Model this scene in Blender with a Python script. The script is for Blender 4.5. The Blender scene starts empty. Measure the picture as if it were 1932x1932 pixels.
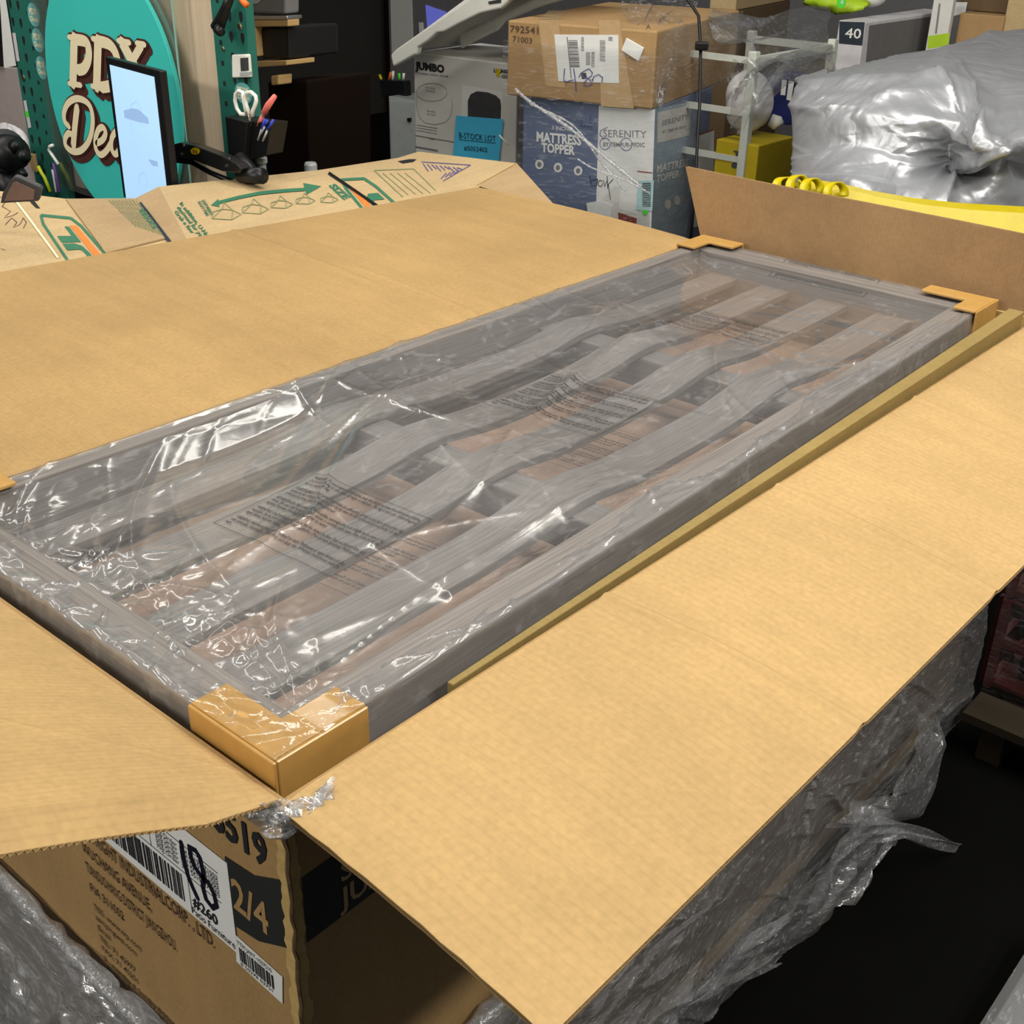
import bpy, math, random
import numpy as np
from mathutils import Vector, Matrix
random.seed(7)
rng = np.random.default_rng(11)
scene = bpy.context.scene
COL = scene.collection

# ------------------------------------------------------------------ camera
RES = 1932.0
F_PX, YAW, PITCH, ROLL = 2267.95, 0.70825, 0.48477, 0.02092
H = 0.95                                   # height of the open carton's rim above the floor
CAM = Vector((-0.4795, -0.6631, 0.7075 + H))
_f = Vector((math.cos(YAW) * math.cos(PITCH), math.sin(YAW) * math.cos(PITCH), -math.sin(PITCH)))
_r = _f.cross(Vector((0, 0, 1))).normalized()
_u = _r.cross(_f)
_r, _u = math.cos(ROLL) * _r + math.sin(ROLL) * _u, -math.sin(ROLL) * _r + math.cos(ROLL) * _u
cam_data = bpy.data.cameras.new('camera')
cam = bpy.data.objects.new('camera', cam_data)
COL.objects.link(cam)
cam_data.sensor_fit = 'HORIZONTAL'
cam_data.sensor_width = 36.0
cam_data.lens = F_PX / RES * 36.0
cam_data.clip_start = 0.02
cam.matrix_world = Matrix(((_r.x, _u.x, -_f.x, CAM.x), (_r.y, _u.y, -_f.y, CAM.y), (_r.z, _u.z, -_f.z, CAM.z), (0, 0, 0, 1)))
scene.camera = cam

# ------------------------------------------------------------------ world, lights, exposure
world = bpy.data.worlds.new('world'); scene.world = world; world.use_nodes = True
world.node_tree.nodes['Background'].inputs[0].default_value = (0.9, 0.95, 1.0, 1)
world.node_tree.nodes['Background'].inputs[1].default_value = 0.13
scene.view_settings.view_transform = 'Standard'
scene.view_settings.look = 'None'
scene.view_settings.exposure = -0.12
scene.view_settings.gamma = 1.0
scene.view_settings.use_curve_mapping = False
scene.cycles.transparent_max_bounces = 16
scene.cycles.max_bounces = 5
scene.cycles.use_adaptive_sampling = True
scene.cycles.adaptive_threshold = 0.10
scene.cycles.diffuse_bounces = 3
scene.cycles.glossy_bounces = 2
scene.cycles.sample_clamp_indirect = 4.0

def lamp(name, loc, target, sx, sy, power, col=(1.0, 0.96, 0.87)):
    d = bpy.data.lights.new(name, 'AREA'); d.shape = 'RECTANGLE'; d.size = sx; d.size_y = sy
    d.energy = power; d.color = col
    o = bpy.data.objects.new(name, d); COL.objects.link(o)
    o.location = loc
    o.rotation_euler = (Vector(target) - Vector(loc)).to_track_quat('-Z', 'Y').to_euler()
    return o
# unseen ceiling tubes of the warehouse, with added fills among them
lamp('ceiling_and_fill_tube', (0.7, -0.35, 3.3), (0.75, -0.3, 0), 2.4, 0.22, 58)
lamp('ceiling_and_fill_tube', (2.1, 2.0, 3.4), (2.9, 2.0, 0.9), 2.4, 0.22, 34)
lamp('ceiling_and_fill_tube', (0.3, 2.8, 3.0), (1.5, 2.6, 1.0), 0.22, 2.4, 40)  # fill added to brighten the sign and the rack front
lamp('ceiling_and_fill_tube', (2.2, 0.1, 3.6), (2.7, 0.3, 0), 2.4, 0.22, 32)
lamp('ceiling_and_fill_tube', (-3.1, 1.0, 2.7), (1.0, 0.9, 0.9), 2.4, 0.30, 85)  # unseen low fill behind the camera, added for the carton's end face
lamp('ceiling_and_fill_tube', (1.3, -2.3, 3.4), (1.2, -0.2, 0.5), 2.4, 0.22, 85)  # unseen lamp added on the right to light the stretch film

# ------------------------------------------------------------------ pixel -> place helpers (real planes, real depths)
def ray(px, py):
    return _f + _r * ((px - 966) / F_PX) - _u * ((py - 966) / F_PX)
def atz(px, py, z):                    # z relative to the carton rim
    v = ray(px, py); return CAM + v * ((z + H - CAM.z) / v.z)
def atx(px, py, x):
    v = ray(px, py); return CAM + v * ((x - CAM.x) / v.x)
def aty(px, py, y):
    v = ray(px, py); return CAM + v * ((y - CAM.y) / v.y)
def dep(px, py, d):
    return CAM + ray(px, py) * d
def solve(P, D, px=None, py=None):     # t such that P + t D shows at px (or py)
    a = P - CAM
    if px is not None: k, ax = (px - 966) / F_PX, _r
    else: k, ax = -(py - 966) / F_PX, _u
    return (k * a.dot(_f) - a.dot(ax)) / (D.dot(ax) - k * D.dot(_f))

# ------------------------------------------------------------------ mesh building
class MB:
    def __init__(s): s.v = []; s.f = []; s.m = []
    def add(s, verts, faces, mi=0):
        b = len(s.v); s.v += [tuple(x) for x in verts]
        s.f += [tuple(i + b for i in f) for f in faces]; s.m += [mi] * len(faces)
        return s
    def hexa(s, p, mi=0):              # 8 points: bottom 4 ccw, top 4 ccw
        return s.add(p, [(3, 2, 1, 0), (4, 5, 6, 7), (0, 1, 5, 4), (1, 2, 6, 5), (2, 3, 7, 6), (3, 0, 4, 7)], mi)
    def box(s, a, b, mi=0):
        (x0, y0, z0), (x1, y1, z1) = a, b
        return s.hexa([(x0, y0, z0), (x1, y0, z0), (x1, y1, z0), (x0, y1, z0), (x0, y0, z1), (x1, y0, z1), (x1, y1, z1), (x0, y1, z1)], mi)
    def fbox(s, F, a, b, mi=0):        # box in a frame
        (x0, y0, z0), (x1, y1, z1) = a, b
        return s.hexa([F.p(*q) for q in [(x0, y0, z0), (x1, y0, z0), (x1, y1, z0), (x0, y1, z0), (x0, y0, z1), (x1, y0, z1), (x1, y1, z1), (x0, y1, z1)]], mi)
    def prism(s, F, pts, z0, z1, mi=0):
        n = len(pts)
        v = [F.p(a, b, z0) for a, b in pts] + [F.p(a, b, z1) for a, b in pts]
        return s.add(v, [tuple(range(n - 1, -1, -1)), tuple(range(n, 2 * n))] + [(i, (i + 1) % n, n + (i + 1) % n, n + i) for i in range(n)], mi)
    def tube(s, path, r, n=8, cap=True, mi=0):
        P = [Vector(p) for p in path]; m = len(P)
        R = r if isinstance(r, (list, tuple)) else [r] * m
        vs = []; prev = None
        for i in range(m):
            t = (P[min(i + 1, m - 1)] - P[max(i - 1, 0)]).normalized()
            if prev is None:
                a = Vector((0, 0, 1)) if abs(t.z) < .9 else Vector((1, 0, 0))
                u = t.cross(a).normalized()
            else:
                u = (prev - t * prev.dot(t)).normalized()
            prev = u; w = t.cross(u)
            vs += [P[i] + (u * math.cos(2 * math.pi * k / n) + w * math.sin(2 * math.pi * k / n)) * R[i] for k in range(n)]
        fs = [(i * n + k, i * n + (k + 1) % n, (i + 1) * n + (k + 1) % n, (i + 1) * n + k) for i in range(m - 1) for k in range(n)]
        if cap: fs += [tuple(range(n - 1, -1, -1)), tuple(range((m - 1) * n, m * n))]
        return s.add(vs, fs, mi)
    def slab(s, fn, nu, nv, th, mi=0, closed=True):   # grid fn(u,v)->Vector with thickness vector / scalar down
        th = Vector(th) if not isinstance(th, (int, float)) else Vector((0, 0, -th))
        top = [fn(i / nu, j / nv) for i in range(nu + 1) for j in range(nv + 1)]
        N = len(top); w = nv + 1
        vs = top + [p + th for p in top]
        fs = []
        for i in range(nu):
            for j in range(nv):
                a = i * w + j
                fs.append((a, a + w, a + w + 1, a + 1)); fs.append((N + a, N + a + 1, N + a + w + 1, N + a + w))
        for i in range(nu):
            a, b = i * w, (i + 1) * w; fs.append((a, a + N, b + N, b))
            a, b = i * w + nv, (i + 1) * w + nv; fs.append((a, b, b + N, a + N))
        for j in range(nv):
            a, b = j, j + 1; fs.append((a, b, b + N, a + N))
            a, b = nu * w + j, nu * w + j + 1; fs.append((a, a + N, b + N, b))
        return s.add(vs, fs, mi)
    def grid(s, P):                    # numpy array (nu, nv, 3): single skin
        nu, nv = P.shape[:2]
        fs = [(i * nv + j, (i + 1) * nv + j, (i + 1) * nv + j + 1, i * nv + j + 1) for i in range(nu - 1) for j in range(nv - 1)]
        return s.add([tuple(q) for q in P.reshape(-1, 3)], fs)
    def build(s, name, mat, parent=None, smooth=False, bevel=0, seg=2):
        me = bpy.data.meshes.new(name)
        off = parent_world(parent)
        me.from_pydata([(x - off.x, y - off.y, z - off.z) for x, y, z in s.v], [], s.f)
        me.update()
        for m in (mat if isinstance(mat, (list, tuple)) else [mat]): me.materials.append(m)
        if isinstance(mat, (list, tuple)): me.polygons.foreach_set('material_index', s.m)
        if smooth: me.polygons.foreach_set('use_smooth', [True] * len(me.polygons))
        o = bpy.data.objects.new(name, me); COL.objects.link(o)
        if parent: o.parent = parent
        if bevel:
            b = o.modifiers.new('bevel', 'BEVEL'); b.width = bevel; b.segments = seg; b.limit_method = 'ANGLE'; b.angle_limit = 0.7
        return o

def parent_world(p):
    v = Vector((0, 0, 0))
    while p is not None:
        v += p.location; p = p.parent
    return v
class Fr:                              # a frame: origin, u, v, normal
    def __init__(s, o, u, v, n=None):
        s.o = Vector(o); s.u = Vector(u); s.v = Vector(v); s.n = Vector(n) if n is not None else s.u.cross(s.v).normalized()
    def p(s, a, b, c=0.0): return s.o + s.u * a + s.v * b + s.n * c
    def sub(s, a, b, c=0.0, ang=0.0):
        ca, sa = math.cos(ang), math.sin(ang)
        return Fr(s.p(a, b, c), s.u * ca + s.v * sa, s.v * ca - s.u * sa, s.n)
def thing(name, label, cat, loc, group=None):
    o = bpy.data.objects.new(name, None); COL.objects.link(o); o.location = loc; o.empty_display_size = 0.05
    tag(o, label, cat, group); return o
def tag(o, label=None, cat=None, group=None, kind=None):
    if label: o['label'] = label
    if cat: o['category'] = cat
    if group: o['group'] = group
    if kind: o['kind'] = kind
    return o
def struct(o): o['kind'] = 'structure'; return o

# flat print (ink) on a frame
def ribbon(mb, F, pts, w, lift=0.0006, closed=False, caps=True):
    P = [Vector(p).to_2d() for p in pts]
    P = [p for i, p in enumerate(P) if i == 0 or (p - P[i - 1]).length > 1e-6]
    n = len(P)
    if n < 2: return
    L, Rr = [], []
    for i in range(n):
        a = P[(i - 1) % n] if closed else P[max(i - 1, 0)]; b = P[(i + 1) % n] if closed else P[min(i + 1, n - 1)]
        d1 = (P[i] - a).normalized() if (P[i] - a).length > 1e-9 else (b - P[i]).normalized()
        d2 = (b - P[i]).normalized() if (b - P[i]).length > 1e-9 else d1
        d = d1 + d2
        d = d.normalized() if d.length > 1e-6 else d1
        k = 1 / max(.5, abs(d.dot(d1)))
        m = Vector((-d.y, d.x)) * w / 2 * k
        L.append(P[i] + m); Rr.append(P[i] - m)
    if not closed and caps:
        d = (P[1] - P[0]).normalized(); e = (P[-1] - P[-2]).normalized()
        L.insert(0, P[0] - d * w * .5 + Vector((-d.y, d.x)) * w * .2); Rr.insert(0, P[0] - d * w * .5 - Vector((-d.y, d.x)) * w * .2)
        L.append(P[-1] + e * w * .5 + Vector((-e.y, e.x)) * w * .2); Rr.append(P[-1] + e * w * .5 - Vector((-e.y, e.x)) * w * .2)
    m = len(L); V = [F.p(*p, lift) for p in L] + [F.p(*p, lift) for p in Rr]
    fs = [(m + i, m + i + 1, i + 1, i) for i in range(m - 1)]
    if closed: fs.append((2 * m - 1, m, 0, m - 1))
    mb.add(V, fs)
def rect(mb, F, x0, y0, x1, y1, lift=0.0005):
    mb.add([F.p(x0, y0, lift), F.p(x1, y0, lift), F.p(x1, y1, lift), F.p(x0, y1, lift)], [(0, 1, 2, 3)])
def poly(mb, F, pts, lift=0.0005):
    mb.add([F.p(a, b, lift) for a, b in pts], [tuple(range(len(pts)))])
_tc = {}
def text_geo(s, bold=0.0, res=2):
    key = (s, bold, res)
    if key not in _tc:
        c = bpy.data.curves.new('t', 'FONT'); c.body = s; c.size = 1.0; c.resolution_u = res; c.offset = bold
        o = bpy.data.objects.new('t', c)
        me = bpy.data.meshes.new_from_object(o)
        V = [tuple(v.co) for v in me.vertices]; P = [tuple(p.vertices) for p in me.polygons]
        bpy.data.objects.remove(o); bpy.data.curves.remove(c); bpy.data.meshes.remove(me)
        _tc[key] = (V, P)
    return _tc[key]
def text(mb, F, s, x, y, size, lift=0.0008, width=None, bold=0.0, mirror=False, fn=None, res=2, shear=0.0):
    V, P = text_geo(s, bold, res)
    if not V: return
    mx = max(v[0] for v in V)
    sx = size if width is None else width / mx
    out = []
    for a, b, _ in V:
        aa = (mx - a) if mirror else a
        q = (x + aa * sx + shear * b * size, y + b * size)
        out.append(fn(*q) if fn else F.p(q[0], q[1], lift))
    mb.add(out, P)

# ------------------------------------------------------------------ materials
def nodes(name):
    m = bpy.data.materials.new(name); m.use_nodes = True
    nt = m.node_tree; nt.nodes.clear()
    return m, nt, nt.nodes, nt.links
def add(nt, kind, **kw):
    n = nt.nodes.new(kind)
    for k, v in kw.items():
        if k.startswith('_'): setattr(n, k[1:], v)
        else: n.inputs[k.replace('__', ' ')].default_value = v
    return n
def rgba(c): return (c[0], c[1], c[2], 1)
def plain(name, col, rough=0.6, metal=0.0, var=0.12, scale=30.0, bump=0.0, spec=0.5, emit=0.0, coat=0.0):
    m, nt, N, L = nodes(name)
    out = N.new('ShaderNodeOutputMaterial'); b = N.new('ShaderNodeBsdfPrincipled'); L.new(b.outputs[0], out.inputs[0])
    tc = N.new('ShaderNodeTexCoord'); no = add(nt, 'ShaderNodeTexNoise', Scale=scale, Detail=2.0)
    L.new(tc.outputs['Object'], no.inputs['Vector'])
    mr = add(nt, 'ShaderNodeMapRange', To__Min=1 - var, To__Max=1 + var); L.new(no.outputs['Fac'], mr.inputs['Value'])
    mx = add(nt, 'ShaderNodeMix', _data_type='RGBA', _blend_type='MULTIPLY'); mx.inputs[0].default_value = 1
    mx.inputs[6].default_value = rgba(col); L.new(mr.outputs[0], mx.inputs[7])
    L.new(mx.outputs[2], b.inputs['Base Color'])
    b.inputs['Roughness'].default_value = rough; b.inputs['Metallic'].default_value = metal
    b.inputs['Specular IOR Level'].default_value = spec; b.inputs['Coat Weight'].default_value = coat
    if emit: b.inputs['Emission Color'].default_value = rgba(col); b.inputs['Emission Strength'].default_value = emit
    if bump:
        bp = add(nt, 'ShaderNodeBump', Strength=bump, Distance=0.002); L.new(no.outputs['Fac'], bp.inputs['Height']); L.new(bp.outputs[0], b.inputs['Normal'])
    return m
def cardboard(name, col, flute='X', pitch=0.0075, lines=0.10, blotch=0.10, rough=0.75):
    m, nt, N, L = nodes(name)
    out = N.new('ShaderNodeOutputMaterial'); b = N.new('ShaderNodeBsdfPrincipled'); L.new(b.outputs[0], out.inputs[0])
    b.inputs['Roughness'].default_value = rough; b.inputs['Specular IOR Level'].default_value = 0.25
    tc = N.new('ShaderNodeTexCoord')
    wv = add(nt, 'ShaderNodeTexWave', Scale=1.0 / pitch / 20 * 2 * math.pi / 2, Distortion=0.6, Detail=1.0)
    wv.bands_direction = flute; wv.inputs['Detail Scale'].default_value = 3.0
    wv.inputs['Scale'].default_value = 0.314 / pitch / 1.0
    L.new(tc.outputs['Object'], wv.inputs['Vector'])
    pw = add(nt, 'ShaderNodeMath', _operation='POWER'); pw.inputs[1].default_value = 6; L.new(wv.outputs['Fac'], pw.inputs[0])
    n1 = add(nt, 'ShaderNodeTexNoise', Scale=3.5, Detail=3.0, Roughness=0.6); L.new(tc.outputs['Object'], n1.inputs['Vector'])
    n2 = add(nt, 'ShaderNodeTexNoise', Scale=140.0, Detail=1.0); L.new(tc.outputs['Object'], n2.inputs['Vector'])
    mp = add(nt, 'ShaderNodeMapping'); s = {'X': (40, 3, 40), 'Y': (3, 40, 40), 'Z': (30, 30, 3)}[flute]; mp.inputs['Scale'].default_value = s
    L.new(tc.outputs['Object'], mp.inputs[0]); n3 = add(nt, 'ShaderNodeTexNoise', Scale=1.0, Detail=1.0); L.new(mp.outputs[0], n3.inputs['Vector'])
    # brightness factor
    def mr(src, lo, hi):
        q = add(nt, 'ShaderNodeMapRange', From__Min=0.25, From__Max=0.75, To__Min=lo, To__Max=hi); L.new(src, q.inputs['Value']); return q.outputs[0]
    f1 = mr(n1.outputs['Fac'], 1 - blotch, 1 + blotch); f2 = mr(n2.outputs['Fac'], 0.93, 1.07); f3 = mr(n3.outputs['Fac'], 0.96, 1.04)
    q = add(nt, 'ShaderNodeMath', _operation='MULTIPLY_ADD'); L.new(pw.outputs[0], q.inputs[0]); q.inputs[1].default_value = -lines; q.inputs[2].default_value = 1
    a = q.outputs[0]
    for f in (f1, f2, f3):
        k = add(nt, 'ShaderNodeMath', _operation='MULTIPLY'); L.new(a, k.inputs[0]); L.new(f, k.inputs[1]); a = k.outputs[0]
    mx = add(nt, 'ShaderNodeMix', _data_type='RGBA', _blend_type='MULTIPLY'); mx.inputs[0].default_value = 1
    mx.inputs[6].default_value = rgba(col); L.new(a, mx.inputs[7]); L.new(mx.outputs[2], b.inputs['Base Color'])
    return m
def greywood(name, col, axis='X', lo=0.62, hi=1.3):
    m, nt, N, L = nodes(name)
    out = N.new('ShaderNodeOutputMaterial'); b = N.new('ShaderNodeBsdfPrincipled'); L.new(b.outputs[0], out.inputs[0])
    b.inputs['Roughness'].default_value = 0.5
    tc = N.new('ShaderNodeTexCoord'); mp = add(nt, 'ShaderNodeMapping')
    mp.inputs['Scale'].default_value = {'X': (5, 260, 260), 'Y': (260, 5, 260), 'Z': (60, 60, 2)}[axis]
    L.new(tc.outputs['Object'], mp.inputs[0])
    no = add(nt, 'ShaderNodeTexNoise', Scale=1.0, Detail=5.0, Roughness=0.65, Distortion=0.4); L.new(mp.outputs[0], no.inputs['Vector'])
    mr = add(nt, 'ShaderNodeMapRange', From__Min=0.3, From__Max=0.7, To__Min=lo, To__Max=hi); L.new(no.outputs['Fac'], mr.inputs['Value'])
    mx = add(nt, 'ShaderNodeMix', _data_type='RGBA', _blend_type='MULTIPLY'); mx.inputs[0].default_value = 1
    mx.inputs[6].default_value = rgba(col); L.new(mr.outputs[0], mx.inputs[7]); L.new(mx.outputs[2], b.inputs['Base Color'])
    bp = add(nt, 'ShaderNodeBump', Strength=0.3, Distance=0.001); L.new(no.outputs['Fac'], bp.inputs['Height']); L.new(bp.outputs[0], b.inputs['Normal'])
    return m
def film(name, haze=0.10, streak=0.25, gloss=1.0, rough=0.10, scale=(14, 14, 14), bump=0.6, tint=(0.96, 0.97, 0.98), fine=70.0, white=0.8):
    m, nt, N, L = nodes(name)
    out = N.new('ShaderNodeOutputMaterial')
    tr = N.new('ShaderNodeBsdfTransparent'); tr.inputs[0].default_value = rgba(tint)
    df = N.new('ShaderNodeBsdfDiffuse'); df.inputs[0].default_value = (white, white, white * 1.02, 1)
    gl = N.new('ShaderNodeBsdfGlossy'); gl.inputs['Roughness'].default_value = rough; gl.inputs[0].default_value = (1, 1, 1, 1)
    tc = N.new('ShaderNodeTexCoord'); mp = add(nt, 'ShaderNodeMapping'); mp.inputs['Scale'].default_value = scale
    L.new(tc.outputs['Object'], mp.inputs[0])
    n1 = add(nt, 'ShaderNodeTexNoise', Scale=1.0, Detail=3.5, Roughness=0.6, Distortion=1.2); L.new(mp.outputs[0], n1.inputs['Vector'])
    n2 = add(nt, 'ShaderNodeTexNoise', Scale=fine / 14.0, Detail=2.0, Distortion=0.8); L.new(mp.outputs[0], n2.inputs['Vector'])
    rd = add(nt, 'ShaderNodeMath', _operation='SUBTRACT'); L.new(n1.outputs['Fac'], rd.inputs[0]); rd.inputs[1].default_value = 0.5
    ab = add(nt, 'ShaderNodeMath', _operation='ABSOLUTE'); L.new(rd.outputs[0], ab.inputs[0])
    rg = add(nt, 'ShaderNodeMapRange', From__Min=0.0, From__Max=0.05, To__Min=1.0, To__Max=0.0); L.new(ab.outputs[0], rg.inputs['Value'])
    mk = add(nt, 'ShaderNodeMapRange', From__Min=0.45, From__Max=0.7, To__Min=0.0, To__Max=1.0); L.new(n2.outputs['Fac'], mk.inputs['Value'])
    st = add(nt, 'ShaderNodeMath', _operation='MULTIPLY'); L.new(rg.outputs[0], st.inputs[0]); L.new(mk.outputs[0], st.inputs[1])
    hz = add(nt, 'ShaderNodeMath', _operation='MULTIPLY_ADD'); L.new(st.outputs[0], hz.inputs[0]); hz.inputs[1].default_value = streak; hz.inputs[2].default_value = haze
    bp = add(nt, 'ShaderNodeBump', Strength=bump, Distance=0.004); L.new(n1.outputs['Fac'], bp.inputs['Height'])
    bp2 = add(nt, 'ShaderNodeBump', Strength=bump * 0.6, Distance=0.002); L.new(n2.outputs['Fac'], bp2.inputs['Height']); L.new(bp.outputs[0], bp2.inputs['Normal'])
    L.new(bp2.outputs[0], gl.inputs['Normal']); L.new(bp2.outputs[0], df.inputs['Normal'])
    m1 = N.new('ShaderNodeMixShader'); L.new(hz.outputs[0], m1.inputs[0]); L.new(tr.outputs[0], m1.inputs[1])
    tl_ = N.new('ShaderNodeBsdfTranslucent'); tl_.inputs[0].default_value = (white, white, white * 1.02, 1); m0 = N.new('ShaderNodeMixShader'); m0.inputs[0].default_value = 0.4
    L.new(df.outputs[0], m0.inputs[1]); L.new(tl_.outputs[0], m0.inputs[2]); L.new(m0.outputs[0], m1.inputs[2])
    fr = add(nt, 'ShaderNodeFresnel', IOR=1.5); L.new(bp2.outputs[0], fr.inputs['Normal'])
    fm = add(nt, 'ShaderNodeMath', _operation='MULTIPLY'); fm.use_clamp = True; L.new(fr.outputs[0], fm.inputs[0]); fm.inputs[1].default_value = gloss
    fc = add(nt, 'ShaderNodeMath', _operation='MINIMUM'); L.new(fm.outputs[0], fc.inputs[0]); fc.inputs[1].default_value = 0.22 + 0.08 * gloss
    m2 = N.new('ShaderNodeMixShader'); L.new(fc.outputs[0], m2.inputs[0]); L.new(m1.outputs[0], m2.inputs[1]); L.new(gl.outputs[0], m2.inputs[2])
    L.new(m2.outputs[0], out.inputs[0])
    return m

def tarpmat(name, col):
    m, nt, N, L = nodes(name)
    out = N.new('ShaderNodeOutputMaterial'); b = N.new('ShaderNodeBsdfPrincipled'); L.new(b.outputs[0], out.inputs[0])
    b.inputs['Base Color'].default_value = rgba(col); b.inputs['Metallic'].default_value = 0.5; b.inputs['Roughness'].default_value = 0.36
    tc = N.new('ShaderNodeTexCoord'); prev = None
    for sc_, st, di in ((3.0, .40, 1.2), (9.0, .16, 1.0), (70.0, .08, 0.0)):
        no = add(nt, 'ShaderNodeTexNoise', Scale=sc_, Detail=3.0, Distortion=di); L.new(tc.outputs['Object'], no.inputs['Vector'])
        d = add(nt, 'ShaderNodeMath', _operation='SUBTRACT'); L.new(no.outputs['Fac'], d.inputs[0]); d.inputs[1].default_value = .5
        a = add(nt, 'ShaderNodeMath', _operation='ABSOLUTE'); L.new(d.outputs[0], a.inputs[0])
        bp = add(nt, 'ShaderNodeBump', Strength=st, Distance=.12 / sc_ * 2); L.new(a.outputs[0], bp.inputs['Height'])
        if prev: L.new(prev.outputs[0], bp.inputs['Normal'])
        prev = bp
    L.new(prev.outputs[0], b.inputs['Normal'])
    return m

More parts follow.
